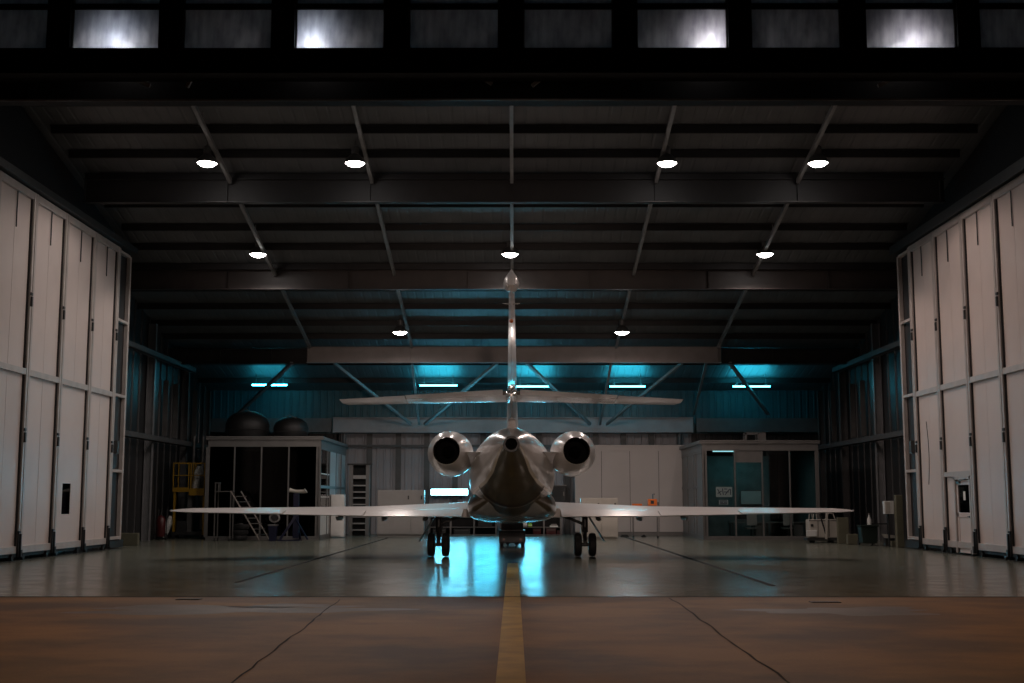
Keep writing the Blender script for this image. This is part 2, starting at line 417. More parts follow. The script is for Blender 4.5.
# side walls
def side_wall(s, name, label):
    b = MB(); prof = []; y = 26.0
    while y < YB: prof += [(y, 0), (y + .78, 0), (y + .81, -.05), (y + .89, -.05), (y + .92, 0)]; y += 1.0
    b.loft([[(s * (XW + dx), yy, 0) for yy, dx in prof], [(s * (XW + dx), yy, roof_z(yy)) for yy, dx in prof]], False, closed=False)
    b.loft([[(s * (XW + .1), 26, 0), (s * (XW + .1), YB + .1, 0)], [(s * (XW + .1), 26, roof_z(26)), (s * (XW + .1), YB + .1, roof_z(YB))]], False, closed=False)
    struct(b.build(name, 'wall_dark'), label, 'wall')
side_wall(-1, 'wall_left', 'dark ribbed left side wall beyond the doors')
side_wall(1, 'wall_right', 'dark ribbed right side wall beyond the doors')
for s, w in ((-1, 'left'), (1, 'right')):
    cols = [(31.7, ''), (39.5, ''), (47.3, 'nearest the doors'), (52.8, 'midway along'), (58.4, 'thin, towards the back'), (62.6, 'in the back corner')]
    for y, ww in cols[2:]:
        x1 = s * (XW - .06); x0 = s * (XW - .36)
        a, c = sorted((x0, x1))
        b = MB().box(a, c, y - .012, y + .012, 0, roof_z(y) - .3)
        for q in (a, c): b.box(q - .015, q + .015, y - .11, y + .11, 0, roof_z(y) - .3)
        trim(b, 'column_pale' if y == 52.8 else 'column', 'steel column on the %s side wall, %s' % (w, ww), 'column')
    for z, ww in ((4.25, 'lower'), (7.75, 'upper')):
        a, c = sorted((s * (XW - .62), s * (XW - .38)))
        ye = 63.2 if z < 5 else 58.6
        trim(MB().box(a, c, 45.4, ye, z - .12, z - .09).box(a if s > 0 else c - .03, a + .03 if s > 0 else c, 45.4, ye, z - .12, z + .12), 'column', '%s horizontal rail along the %s side wall' % (ww, w), 'wall rail')
    # pilaster ribs that catch the blue light
    for y, ww in ((55.2, 'nearer'), (56.9, 'middle'), (60.3, 'farther')):
        x1 = s * (XW - .06); a, c = sorted((s * (XW - .3), x1))
        trim(MB().box(a, c, y - .04, y + .04, 4.5, 6.95), 'steel_grey', 'steel rib on upper %s side wall, the %s of three' % (w, ww), 'wall rib')

# ------------------------------------------------------------------ front: header beam, transom windows
zhb, zw0, zw1 = hz(101, YH + .45) + .03, hz(48, YH - .3), hz(10, YH)
zm = hz(76, YH)
trim(MB().box(-60, 60, YH - .15, YH + .15, zm, zw0 - .04).box(-60, 60, YH - .32, YH + .2, zw0 - .04, zw0).box(-60, 60, YH - .3, YH + .3, zm - .03, zm), 'header', 'deep black header beam over the open hangar doorway', 'beam')
trim(MB().box(-60, 60, YH + .55, YH + .60, zhb, zm + .1).box(-60, 60, YH + .45, YH + .8, zhb - .03, zhb), 'header', 'black door guide beam below header beam', 'beam')
trim(MB().box(-XW, XW, YH + .42, YH + .44, zhb - .03, zhb + .015), 'brace', 'thin grey steel edge along underside of the header', 'beam')
trim(MB().box(-60, 60, YH - .1, YH + .1, zw1, zw1 + .12), 'header', 'black transom bar along the top of the lit panes', 'beam')
trim(MB().box(-60, 60, YH - .1, YH + .1, zw1 + 1.4, 16), 'header', 'black cladding above the high windows', 'wall')
trim(MB().box(-60, -XW - .2, YH - .1, YH + .1, 0, zm), 'header', 'black front wall left of the doorway', 'wall')
trim(MB().box(XW + .2, 60, YH - .1, YH + .1, 0, zm), 'header', 'black front wall right of the doorway', 'wall')
pane_px = [(-40, 50), (73, 161), (184, 273), (296, 385), (409, 499.5), (523, 613), (636, 727), (750, 840), (864, 955), (977, 1066)]
lamps0 = (123, 316, 708, 905)
plab = ['dim high window in the top left corner', 'brightly glowing high window, first on the left', 'dim high window between the two bright left ones', 'brightly glowing high window left of centre',
        'dark high window just left of the centre', 'dark high window just right of the centre', 'brightly glowing high window right of centre', 'dim high window between the two bright right ones',
        'brightly glowing high window at far right', 'dark high window in the top right corner']
edges = []
for i, (a, c) in enumerate(pane_px):
    x0, x1 = at(a, 30, YH).x, at(c, 30, YH).x; edges.append((x0, x1))
    w = bpy.data.objects.new('window_%d' % (i + 1), None); COL.objects.link(w); w.location = ((x0 + x1) / 2, YH, zw0); struct(w, plab[i], 'window')
    MB().box(x0 + .03, x1 - .03, YH - .02, YH - .012, zw0 + .01, zw1).build('pane', 'frosted_pane', w)
    MB().box(x0 + .03, x1 - .03, YH - .02, YH - .012, zw1 + .13, zw1 + 1.38).build('pane', 'frosted_pane', w)
    f = MB()
    for q0, q1 in ((x0, x0 + .035), (x1 - .035, x1)): f.box(q0, q1, YH - .07, YH + .05, zw0, zw1 + 1.38)
    f.box(x0, x1, YH - .07, YH + .05, zw0 - .0, zw0 + .012)
    f.build('window_frame', 'steel_grey', w)
for i in range(len(edges) - 1):
    x0, x1 = edges[i][1], edges[i + 1][0]
    trim(MB().box(x0, x1, YH - .2, YH + .2, zw0 + .005, zw1 + 1.38), 'header', 'wide black mullion between two high windows, one of a row', 'mullion')['group'] = 'mullions between the high windows'
for (xa, ya, xb, yb, lab) in ((105, -6, 150, 38, 'diagonal steel seen through the first bright window'), (246, -8, 210, 46, 'diagonal steel seen through the dim left window'), (442, 46, 410, -6, 'faint diagonal steel behind dark left centre window'),
                     (582, 46, 612, 10, 'faint diagonal steel behind dark right centre window'), (640, 8, 652, -6, 'diagonal steel at the edge of bright right window'), (785, -8, 815, 46, 'diagonal steel seen through the dim right window'), (922, -4, 914, 20, 'short diagonal steel behind far right window')):
    trim(MB().bar(at(xa, ya, YH + .9), at(xb, yb, YH + .9), .12, .1), 'brace', lab, 'diagonal brace')
for (xa, ya, xb, yb, lab) in ((125, 75, 150, 86, 'short brace stub below the first bright window'), (193, 76, 187, 87, 'tiny upright stub below dim left window'), (475, 73, 492, 84, 'short brace stub left of centre under header'),
                     (548, 73, 532, 86, 'short brace stub right of centre under header'), (900, 75, 878, 86, 'short brace stub below far right window')):
    trim(MB().bar(at(xa, ya, YH + .38), at(xb, yb, YH + .38), .09, .08), 'brace', lab, 'brace stub')

# ------------------------------------------------------------------ folded side doors
XD = 14.0
ZD = 10.55
seams = [27.65, 30.3, 32.95, 35.6, 38.2, 40.85, 43.35]
zmid = 5.32
def leaf(s, i, y0, y1, num):
    side = 'left' if s < 0 else 'right'
    pos = ['nearest the doorway', 'second from the doorway', 'third from the doorway', 'fourth from the doorway', 'fifth from the doorway', 'farthest from the doorway'][i]
    extra = ''
    if s < 0 and i == 4: extra = ' with a narrow dark window slit'
    if s > 0 and i == 4: extra = ' with a small personnel door in it'
    d = bpy.data.objects.new('door_%d' % num, None); COL.objects.link(d); d.location = (s * XD, (y0 + y1) / 2, 0)
    struct(d, 'tall pale beige %s hangar door leaf, %s%s' % (side, pos, extra), 'hangar door', None)
    inn = lambda a: s * (XD - a)     # toward hangar middle
    def bx(b, a0, a1, yy0, yy1, z0, z1): q = sorted((inn(a0), inn(a1))); return b.box(q[0], q[1], yy0, yy1, z0, z1)
    f = MB()
    zb = .2
    bx(f, -.06, .10, y0 + .02, y0 + .15, zb, ZD); bx(f, -.06, .10, y1 - .15, y1 - .02, zb, ZD)
    bx(f, -.06, .09, y0 + .15, y1 - .15, zb, zb + .2); bx(f, -.06, .09, y0 + .15, y1 - .15, ZD - .22, ZD)
    bx(f, -.06, .09, y0 + .15, y1 - .15, zmid - .09, zmid + .09)
    f.build('frame', 'door_frame', d, bevel=.01)
    p = MB()
    personnel = s > 0 and i == 4
    for z0, z1 in ((zb + .2, zmid - .09), (zmid + .09, ZD - .22)):
        if personnel and z0 < 1:
            ym0, ym1 = y0 + .20, y0 + 1.62   # personnel door opening
            bx(p, -.03, .0, ym1 + .0, y1 - .15, z0, z1); bx(p, -.03, .0, y0 + .15, ym0, z0, z1); bx(p, -.03, .0, ym0, ym1, 2.42, z1)
            continue
        if s < 0 and i == 4 and z0 < 1:
            yc = y0 + 1.15
            bx(p, -.03, .0, y0 + .15, yc - .36, z0, z1); bx(p, -.03, .0, yc + .36, y1 - .15, z0, z1)
            bx(p, -.03, .0, yc - .36, yc + .36, z0, 1.25); bx(p, -.03, .0, yc - .36, yc + .36, 2.2, z1)
            g = MB(); bx(g, -.025, -.01, yc - .36, yc + .36, 1.25, 2.2); g.build('window_slit', 'glass_dark', d)
            g = MB(); bx(g, -.07, -.05, yc - .4, yc + .4, 1.2, 2.25); g.build('slit_backing', 'dark_gap', d)
            continue
        bx(p, -.03, .0, y0 + .15, y1 - .15, z0, z1)
    # folded seams of the sheet
    for fr in (.52,):
        yy = y0 + (y1 - y0) * fr
        if not (personnel or (s < 0 and i == 4)): bx(p, 0, .004, yy - .004, yy + .004, zb + .2, ZD - .22)
        else: bx(p, 0, .004, yy - .004, yy + .004, zmid + .09, ZD - .22)
    p.build('door_sheet', 'door_sheet', d)
    # hinges, bolts, seals
    for z in (7.35, 3.45):
        h = MB(); bx(h, .10, .15, y1 - .13, y1 - .05, z - .14, z + .14); bx(h, .10, .13, y1 - .16, y1 - .02, z + .18, z + .26)
        h.build('hinge', 'black_steel', d)
    sl = MB(); bx(sl, .0, .05, y1 - .19, y1 - .15, zb + .2, ZD - .22)
    sl.build('seal', 'black_steel', d)
    bt = MB(); bx(bt, .10, .17, y1 - .14, y1 - .08, .1, .74); bx(bt, .10, .2, y1 - .18, y1 - .06, .1, .3); bx(bt, .10, .15, y1 - .25, y1 - .22, .1, .82); bx(bt, .1, .14, y1 - .25, y1 - .08, .76, .82)
    bt.build('floor_bolt', 'black_steel', d)
    if i >= 2:
        rb = MB(); rb.tube([(inn(.03), (y0 + y1) / 2 + .1, ZD - .22), (inn(.03), (y0 + y1) / 2 + .1, ZD - 1.25)], .018, 8); rb.build('top_bolt', 'black_steel', d)
    sk = MB(); bx(sk, -.05, .0, y0 + .02, y1 - .02, .1, zb); sk.build('skirt', 'black_steel', d)
    cs = MB(); cs.lathe([(-.04, .09), (.04, .09)], (s * (XD - .02), y1 - .4, .09), 'X', 14, True); cs.lathe([(-.04, .09), (.04, .09)], (s * (XD - .02), y0 + .4, .09), 'X', 14, True)
    cs.build('wheels', 'gear_dark', d)
    if personnel:
        ym0, ym1 = y0 + .20, y0 + 1.62
        b = MB(); bx(b, -.03, .10, ym0 - .0, ym0 + .10, .05, 2.42); bx(b, -.03, .10, ym1 - .10, ym1, .05, 2.42); bx(b, -.03, .10, ym0, ym1, 2.32, 2.42)
        bx(b, .0, .09, ym1 + .0, y1 - .15, 2.42, 2.58); bx(b, .0, .09, y0 + .15, ym1, 2.42, 2.58)
        b.build('door_surround', 'door_frame', d, bevel=.006)
        b = MB(); a0, a1 = ym0 + .11, ym1 - .11
        bx(b, .0, .05, a0, a0 + .12, .06, 2.3); bx(b, .0, .05, a1 - .12, a1, .06, 2.3); bx(b, .0, .05, a0, a1, .06, .25); bx(b, .0, .05, a0, a1, 1.15, 1.3); bx(b, .0, .05, a0, a1, 2.15, 2.3)
        bx(b, .01, .03, a0 + .12, a1 - .12, .25, 1.15)
        lf = b.build('personnel_door', 'door_sheet', d, bevel=.005)
        b = MB(); bx(b, .015, .025, a0 + .12, a1 - .12, 1.3, 2.15); b.build('pane', 'glass_dark', lf)
        b = MB(); bx(b, -.02, -.01, a0 + .1, a1 - .1, 1.28, 2.17); b.build('pane_backing', 'dark_gap', lf)
        b = MB(); bx(b, .027, .03, (a0 + a1) / 2 - .11, (a0 + a1) / 2 + .08, 1.68, 1.95); b.build('notice', 'paper', lf)
        b = MB(); bx(b, .05, .1, a1 - .4, a1 - .1, 2.2, 2.27); b.bar((inn(.12), a1 - .35, 2.26), (inn(.12), a0 + .2, 2.33), .03, .02); b.build('door_closer', 'steel_grey', lf)
        b = MB(); bx(b, .05, .1, a0 + .04, a0 + .09, 1.15, 1.2); b.bar((inn(.1), a0 + .06, 1.18), (inn(.1), a0 + .2, 1.18), .02); b.build('handle', 'handle_dark', lf)
num = 1
for s in (-1, 1):
    for i in range(len(seams) - 1):
        leaf(s, i, seams[i], seams[i + 1], num); num += 1
# end ladder frame of each stack
for s, w in ((-1, 'left'), (1, 'right')):
    d = bpy.data.objects.new('door_%d' % num, None); num += 1; COL.objects.link(d); d.location = (s * XD, 44.1, 0)
    struct(d, 'narrow ladder-like end frame closing the %s door stack' % w, 'door frame')
    b = MB(); q = sorted((s * (XD + .06), s * (XD - .08)))
    b.box(q[0], q[1], 43.42, 43.54, .3, ZD).box(q[0] , q[1], 44.62, 44.78, .3, ZD - .1)
    for z in (.32, 2.65, 5.3, 7.95, ZD - .16): b.box(q[0], q[1], 43.54, 44.62, z, z + .1)
    b.build('frame', 'door_frame', d, bevel=.01)
    b = MB(); q = sorted((s * (XD + .1), s * (XD + .07))); b.box(q[0], q[1], 43.42, 44.78, .3, ZD - .12); b.build('backing_sheet', 'wall_dark', d)
    b = MB(); q = sorted((s * (XD + .06), s * (XD - .1))); b.box(q[0], q[1], 43.9, 44.1, 3.3, 3.75); b.build('hinge', 'steel_grey', d)
    b = MB(); q = sorted((s * (XD + .06), s * (XD - .12))); b.box(q[0], q[1], 43.5, 44.9, .04, .29); b.build('foot', 'black_steel', d)
for s, w in ((-1, 'left'), (1, 'right')):
    q = sorted((s * (XD - .25), s * (XD + .15)))
    trim(MB().box(q[0], q[1], YH + .9, 44.9, ZD + .04, ZD + .26).box(q[0] - .04, q[0] - .01, YH + .9, 44.9, ZD - .02, ZD + .3), 'black_steel', 'black overhead track above the %s hangar doors' % w, 'door track')
    q = sorted((s * (XD - .2), s * (XD - .12)))
    trim(MB().box(q[0], q[1], YT + .3, 44.9, 0, .012), 'dark_gap', 'dark floor rail under the %s hangar doors' % w, 'floor rail')

for s, w in ((-1, 'left'), (1, 'right')):  # black panel added to deepen the dark at the roof sides
    q = sorted((s * (XD + .16), s * (XD + .22)))
    b = MB()
    b.loft([[(q[0], y, ZD), (q[1], y, ZD), (q[1], y, roof_z(y) - .26), (q[0], y, roof_z(y) - .26)] for y in (YH + .95, 45.2)], True)
    trim(b, 'header', 'black bulkhead added between the %s hangar doors and roof' % w, 'shade_panel')
# hanging cable on the right doors
c = [(13.84, 42.0 - .15 * math.sin(t * 3.1), 4.3 - 2.1 * t) for t in [k / 14 for k in range(15)]]
o = tag(MB().tube(c, .012, 6).build('cable', 'black_steel', smooth=True, origin=(13.84, 42, 4.3)), 'thin looped cable hanging on the right hangar door', 'cable')

# ------------------------------------------------------------------ glazed rooms
def glazed_room(s):
    side = 'left' if s < 0 else 'right'
    Y0, Y1 = 54.0, 62.0
    if s < 0: xa, xb = xx(206, Y0), xx(320, Y0); ztop = hz(437, Y0); mull = [206, 233, 260, 287.5, 317]
    else: xa, xb = xx(703, Y0), xx(820, Y0); ztop = hz(441, Y0); mull = [706, 736, 763.5, 791, 818.5]
    xi = xb if s < 0 else xa; xo = xa if s < 0 else xb
    fz = ztop - .42
    t = thing('glazed_office', '%s glazed room with aluminium frame and dark glass panels' % side if s < 0 else 'right glazed office with blue green light behind dark glass panels', 'glazed room', ((xa + xb) / 2, Y0, 0))
    b = MB().box(xa - .08, xb + .08, Y0 - .10, Y0, ztop - .12, ztop).box(xa, xb, Y0 - .04, Y0 + .1, fz, ztop - .12).box(xa - .08, xb + .08, Y0 - .12, Y1, ztop - .03, ztop + .03)
    q = sorted((xi, xi + s * -.10)); b.box(q[0], q[1], Y0, Y1, ztop - .12, ztop).box(*sorted((xi, xi + s * .1)), Y0, Y1, fz, ztop - .12)
    b.build('roof_fascia', 'aluminium', t, bevel=.008)
    b = MB(); ms = [xx(m, Y0) for m in mull]; 
    for k, m in enumerate(ms):
        w = .03 if 0 < k < 4 else .08
        b.box(m - w, m + w, Y0 - .04, Y0 + .08, .12, fz)
    b.box(xa, xb, Y0 - .05, Y0 + .1, 0, .16)
    if s < 0: b.box(xx(317, Y0), xb, Y0 - .04, Y0 + .08, .16, fz)
    else: b.box(xa, xx(706, Y0), Y0 - .04, Y0 + .08, .16, fz)
    b.build('frame', 'aluminium', t, bevel=.005)
    for k in range(4):
        top = fz
        if s > 0 and k == 1:
            top = fz - .5; MB().box(ms[k] + .03, ms[k + 1] - .03, Y0, Y0 + .03, top, fz).build('blank_panel', 'aluminium', t)
        MB().box(ms[k] + .03, ms[k + 1] - .03, Y0 + .01, Y0 + .02, .16, top).build('glass_panel', 'glass_dark' if s < 0 else 'glass_clear', t)
    # side face
    b = MB(); d0 = sorted((xi, xi + s * .08)); ys = [Y0, Y0 + 2.0, Y0 + 2.7, Y0 + 4.7, Y0 + 6.4, Y1]
    for y in ys: b.box(d0[0], d0[1], y - .06, y + .06, 0, fz)
    b.box(d0[0], d0[1], Y0, Y1, 0, .2); b.box(d0[0], d0[1], Y0, Y1, 2.2, 2.32); b.box(d0[0], d0[1], Y0, Y1, fz - .1, fz)
    b.build('side_frame', 'aluminium', t)
    for k in range(len(ys) - 1):
        g = MB()
        if s < 0 and k in (0, 1): 
            g.box(d0[0] + .03, d0[0] + .05, ys[k] + .06, ys[k + 1] - .06, 1.3, fz - .1); g.build('side_pane', 'glass_clear', t)
            h = MB().box(d0[0] + .02, d0[0] + .06, ys[k] + .06, ys[k + 1] - .06, .2, 1.3)
            for z in (1.8, 2.8): MB().box(d0[0] + .02, d0[0] + .06, ys[k] + .06, ys[k + 1] - .06, z, z + .05).build('glazing_bar', 'cabinet_white', t)
            h.build('side_panel', 'cabinet_white', t)
        else:
            g.box(d0[0] + .03, d0[0] + .06, ys[k] + .06, ys[k + 1] - .06, .2, fz - .1); g.build('side_panel', 'partition' if s < 0 else 'aluminium', t)
    # inner shell
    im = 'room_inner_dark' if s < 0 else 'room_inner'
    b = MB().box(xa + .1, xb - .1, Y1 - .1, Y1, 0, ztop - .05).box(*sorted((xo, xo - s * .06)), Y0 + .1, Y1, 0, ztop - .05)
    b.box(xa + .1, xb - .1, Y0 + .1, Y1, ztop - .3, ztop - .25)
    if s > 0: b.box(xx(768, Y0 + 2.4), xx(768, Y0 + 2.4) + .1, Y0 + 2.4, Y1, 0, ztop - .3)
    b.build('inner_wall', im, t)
    if s > 0:
        MB().box(xx(704, 56.5) , xx(768, 56.4), Y0 + 2.4, Y0 + 2.5, 0, hz(456, 56.4)).build('inner_partition', 'room_inner', t)
    return t, ms, ztop
roomL, msL, zL = glazed_room(-1)
roomR, msR, zR = glazed_room(1)

# things on the glass and inside the right office
YP = 56.35
def flat_sheet(px0, px1, py0, py1, Y, name, lab, cat, marks):
    a, c = at(px0, py1, Y), at(px1, py0, Y)
    t = thing(name, lab, cat, ((a.x + c.x) / 2, Y, a.z))
    MB().box(a.x, c.x, Y - .012, Y, a.z, c.z).build('sheet', 'chart_paper', t)
    b = MB(); W, H = c.x - a.x, c.z - a.z
    for (u0, v0, u1, v1) in marks: b.bar((a.x + W * u0, Y - .016, a.z + H * v0), (a.x + W * u1, Y - .016, a.z + H * v1), .035, .008, up=(0, 1, 0))
    b.build('printed_marks', 'ink', t)
flat_sheet(716, 732, 487, 497, 53.99, 'wall_chart', 'pale chart with dark printed lines on office glass', 'chart', [(.1, .8, .3, .2), (.1, .35, .35, .6), (.4, .85, .45, .2), (.5, .5, .8, .5), (.55, .2, .85, .8), (.9, .2, .9, .8), (.5, .8, .7, .8)])
flat_sheet(719, 728, 500, 504.5, 53.99, 'notice_sheet', 'small dark notice sheet on office glass below chart', 'notice', [(.1, .2, .9, .2), (.1, .5, .45, .5), (.55, .5, .9, .5), (.1, .8, .9, .8)])
a = at(741, 504, YP); c_ = at(761, 491, YP)
t = thing('whiteboard', 'plain pale board hanging inside the right glazed office', 'board', ((a.x + c_.x) / 2, YP, a.z))
MB().box(a.x, c_.x, YP - .03, YP, a.z, c_.z).build('board_face', 'cabinet_white', t)
MB().box(a.x - .03, a.x, YP - .04, YP, a.z - .03, c_.z + .03).box(c_.x, c_.x + .03, YP - .04, YP, a.z - .03, c_.z + .03).box(a.x, c_.x, YP - .04, YP, c_.z, c_.z + .03).box(a.x, c_.x, YP - .04, YP, a.z - .03, a.z).build('board_rim', 'aluminium', t)
def desk(px, Y, lab):
    x = xx(px, Y); t = thing('office_desk', lab, 'desk', (x, Y, 0))
    MB().box(x - .8, x + .8, Y - .4, Y + .4, .70, .74).build('desk_top', 'cabinet_grey', t, bevel=.005)
    for sx in (-.74, .74):
        for sy in (-.34, .34): MB().box(x + sx - .025, x + sx + .025, Y + sy - .025, Y + sy + .025, 0, .70).build('leg', 'steel_grey', t)
    MB().box(x + .25, x + .68, Y - .3, Y + .3, .15, .69).build('drawer_unit', 'cabinet_grey', t, bevel=.005)
    return x
xd = desk(748, 55.4, 'grey office desk behind second glass panel of right office')
xe = desk(786, 55.4, 'grey office desk behind third glass panel of right office')
def monitor(x, Y, lab):
    t = thing('computer_monitor', lab, 'monitor', (x, Y, .74))
    MB().box(x - .26, x + .26, Y - .02, Y + .02, .86, 1.18).build('screen', 'black_steel', t, bevel=.006)
    MB().box(x - .02, x + .02, Y + .01, Y + .04, .75, .95).box(x - .12, x + .12, Y - .08, Y + .08, .74, .755).build('stand', 'steel_grey', t)
monitor(xd - .2, 55.45, 'dark computer monitor on desk behind second glass panel')
monitor(xe + .1, 55.45, 'dark computer monitor on desk behind third glass panel')
def office_chair(x, Y, lab):
    t = thing('office_chair', lab, 'chair', (x, Y, 0))
    MB().box(x - .24, x + .24, Y - .23, Y + .23, .44, .52).build('seat', 'cabinet_grey', t, bevel=.03)
    MB().box(x - .22, x + .22, Y - .28, Y - .21, .6, 1.1).build('backrest', 'cabinet_white', t, bevel=.03)
    MB().tube([(x, Y, .12), (x, Y, .44)], .03).bar((x, Y - .2, .46), (x, Y - .25, .66), .04).build('column', 'gear_dark', t)
    b = MB()
    for k in range(5):
        q = 2 * math.pi * k / 5; b.bar((x, Y, .12), (x + .28 * math.cos(q), Y + .28 * math.sin(q), .07), .04, .03); b.lathe([(-.02, .035), (.02, .035)], (x + .28 * math.cos(q), Y + .28 * math.sin(q), .035), 'X', 10, True)
    b.build('base', 'gear_dark', t)
office_chair(xd, 54.75, 'pale office chair in front of desk, second glass panel')
office_chair(xe - .1, 54.75, 'pale office chair in front of desk, third glass panel')
# light inside the right office
a = at(724, 446.5, 55.0)
t = thing('office_ceiling_light', 'short tube light under ceiling of right glazed office', 'light', (a.x, 56, zR - .36))
MB().box(a.x - .5, a.x + .5, 55.2, 55.3, zR - .36, zR - .31).build('fitting', 'aluminium', t)
MB().tube([(a.x - .46, 55.25, zR - .39), (a.x + .46, 55.25, zR - .39)], .025, 8).build('tube', 'tube_office', t)
l = bpy.data.lights.new('office_light', 'AREA'); l.shape = 'RECTANGLE'; l.size = 1.8; l.size_y = .3; l.energy = 9; l.color = (.22, .78, .85)
o = bpy.data.objects.new('office_light', l); COL.objects.link(o); o.location = (a.x + .8, 55.2, zR - .42)

# frame box on the right room roof
a = at(744, 440, 56)
t = thing('metal_frame_box', 'small open metal frame box on roof of right office', 'frame', (a.x + .4, 56, zR + .03))
b = MB(); x0, x1 = a.x, a.x + .62
for yy in (55.7, 56.2):
    b.box(x0, x0 + .07, yy - .04, yy + .04, zR + .03, zR + .45).box(x1 - .07, x1, yy - .04, yy + .04, zR + .03, zR + .45).box(x0, x1, yy - .04, yy + .04, zR + .38, zR + .46)
b.box(x0, x0 + .07, 55.74, 56.16, zR + .38, zR + .46).box(x1 - .07, x1, 55.74, 56.16, zR + .38, zR + .46)
b.build('frame', 'steel_grey', t); MB().box(x1 + .0, x1 + .3, 55.7, 56.2, zR + .03, zR + .46).build('side_box', 'steel_grey', t)
# covered round tanks on the left room
for px, r, lab in ((245, 1.0, 'large dark covered round tank on left room roof'), (289, .80, 'smaller dark covered round tank on left room roof')):
    Y = 57.5; x = xx(px, Y)
    t = thing('covered_tank', lab, 'tank', (x, Y, zL + .04))
    zc = zL + .04
    h = r * 1.15 if r > 1 else r * 1.35
    MB().lathe([(0, r * .8), (0.02, r * .84), (h * .25, r * .97), (h * .5, r), (h * .72, r * .9), (h * .88, r * .66), (h * .97, r * .34), (h, .02)], (x, Y, zc), n=32, caps=True).build('tank_body', 'tank_cover', t, smooth=True)
    b = MB(); b.lathe([(-.02, r * .985), (.03, r * 1.012), (.06, r * .985)], (x, Y, zc + h * .3), n=32); b.build('strap', 'black_steel', t, smooth=True)
    MB().tube([(x - .3, Y - .4, zc + h * .92), (x, Y - .45, zc + h + .04), (x + .3, Y - .4, zc + h * .9)], .025, 8).build('handle', 'steel_grey', t, smooth=True)

# ------------------------------------------------------------------ white partition with sliding panels
YPn = 60.6
x0, x1 = xx(575, YPn), xx(690, YPn); zt = hz(446.5, YPn)
t = bpy.data.objects.new('wall_partition', None); COL.objects.link(t); t.location = ((x0 + x1) / 2, YPn, 0); struct(t, 'pale storage partition of tall flat panels behind right wing', 'partition')
MB().box(x0, x1, YPn - .05, YPn + .3, zt, zt + .07).box(x0, x1, YPn - .02, YPn + .1, zt - .22, zt).build('top_rail', 'partition', t)
MB().box(x0, x1 - .1, YPn + .1, 62.7, zt + .0, zt + .05).build('top_deck', 'partition', t)
ps = [x0] + [xx(p, YPn) for p in (602, 630.5, 659.5)] + [x1 - .1]
for k in range(len(ps) - 1): MB().box(ps[k] + .012, ps[k + 1] - .012, YPn, YPn + .05, .18, zt - .22).build('panel', 'partition', t)
MB().box(x0, x1 - .1, YPn + .03, YPn + .1, 0, zt - .2).build('backing', 'post_dark', t)
MB().box(x0, x1, YPn + .0, YPn + .04, 0, .16).build('kick_plate', 'aluminium', t)

# ------------------------------------------------------------------ back wall furniture
def door_cabinet(px0, px1, pytop, Y, name, lab, mat, depth=.5, split=.72, handles=((406, 497.5), (417, 497.5))):
    xa, xb = xx(px0, Y), xx(px1, Y); zt = hz(pytop, Y)
    t = thing(name, lab, 'cabinet', ((xa + xb) / 2, Y, 0))
    MB().box(xa, xb, Y + .03, Y + depth, .08, zt).box(xa + .05, xb - .05, Y + .08, Y + depth - .05, 0, .08).build('body', mat, t, bevel=.01)
    xm = xa + (xb - xa) * split
    for u0, u1, hx in ((xa + .02, xm - .01, xm - .12), (xm + .01, xb - .02, xb - .12)):
        d = MB().box(u0, u1, Y, Y + .028, .12, zt - .04).build('door', mat, t, bevel=.006)
        MB().box(hx - .03, hx + .03, Y - .04, Y, zt * .80, zt * .88).build('handle', 'handle_dark', d)
    return t
door_cabinet(377, 424, 490, 58.6, 'metal_cabinet', 'wide grey metal cabinet with two doors at the back wall', 'cabinet_grey')
xa, xb = xx(577, 54), xx(618, 54); 
door_cabinet(581, 618, 498, 54.5, 'metal_cabinet', 'pale two door cabinet standing right of the right landing gear', 'cream_white', .6, .55)
# tall white cabinet at left
xa, xb = xx(330.5, 57) , xx(344, 57); zt = hz(494.5, 57)
t = thing('tall_locker', 'narrow tall white locker beside left glazed room', 'locker', ((xa + xb) / 2, 57.2, 0))
MB().box(xa, xb, 57.03, 57.5, .05, zt).build('body', 'cabinet_white', t, bevel=.01)
d = MB().box(xa + .02, xb - .14, 57, 57.028, .1, zt - .04).build('door', 'cabinet_white', t, bevel=.005)
MB().lathe([(-.03, .10), (0, .13)], (xb - .15, 56.97, .93), 'Y', 16, True).build('round_handle', 'steel_grey', t)
# slatted rack
Yr = 60.5
xa, xb = xx(348.5, Yr), xx(369, Yr); zt = hz(465, Yr)
t = thing('slatted_rack', 'tall dark rack with pale horizontal slats against back wall', 'rack', ((xa + xb) / 2, Yr, 0))
for q in (xa, xb - .18): MB().box(q, q + .18, Yr, Yr + .3, 0, zt).build('upright', 'aluminium', t)
MB().box(xa - .1, xb + .1, Yr - .02, Yr + .32, zt, zt + .07).build('top_bar', 'black_steel', t)
MB().box(xa + .18, xb - .18, Yr + .25, Yr + .3, 0, zt).build('backing', 'dark_gap', t)
for k, py in enumerate((477, 485.5, 492, 498, 504.5, 511, 517, 523.5, 530, 536)):
    z = hz(py, Yr); h = .17 if k == 0 else .06
    if z < .02: continue
    MB().box(xa + .18, xb - .18, Yr + .02, Yr + .22, z - h / 2, z + h / 2).build('slat', 'cabinet_grey', t)

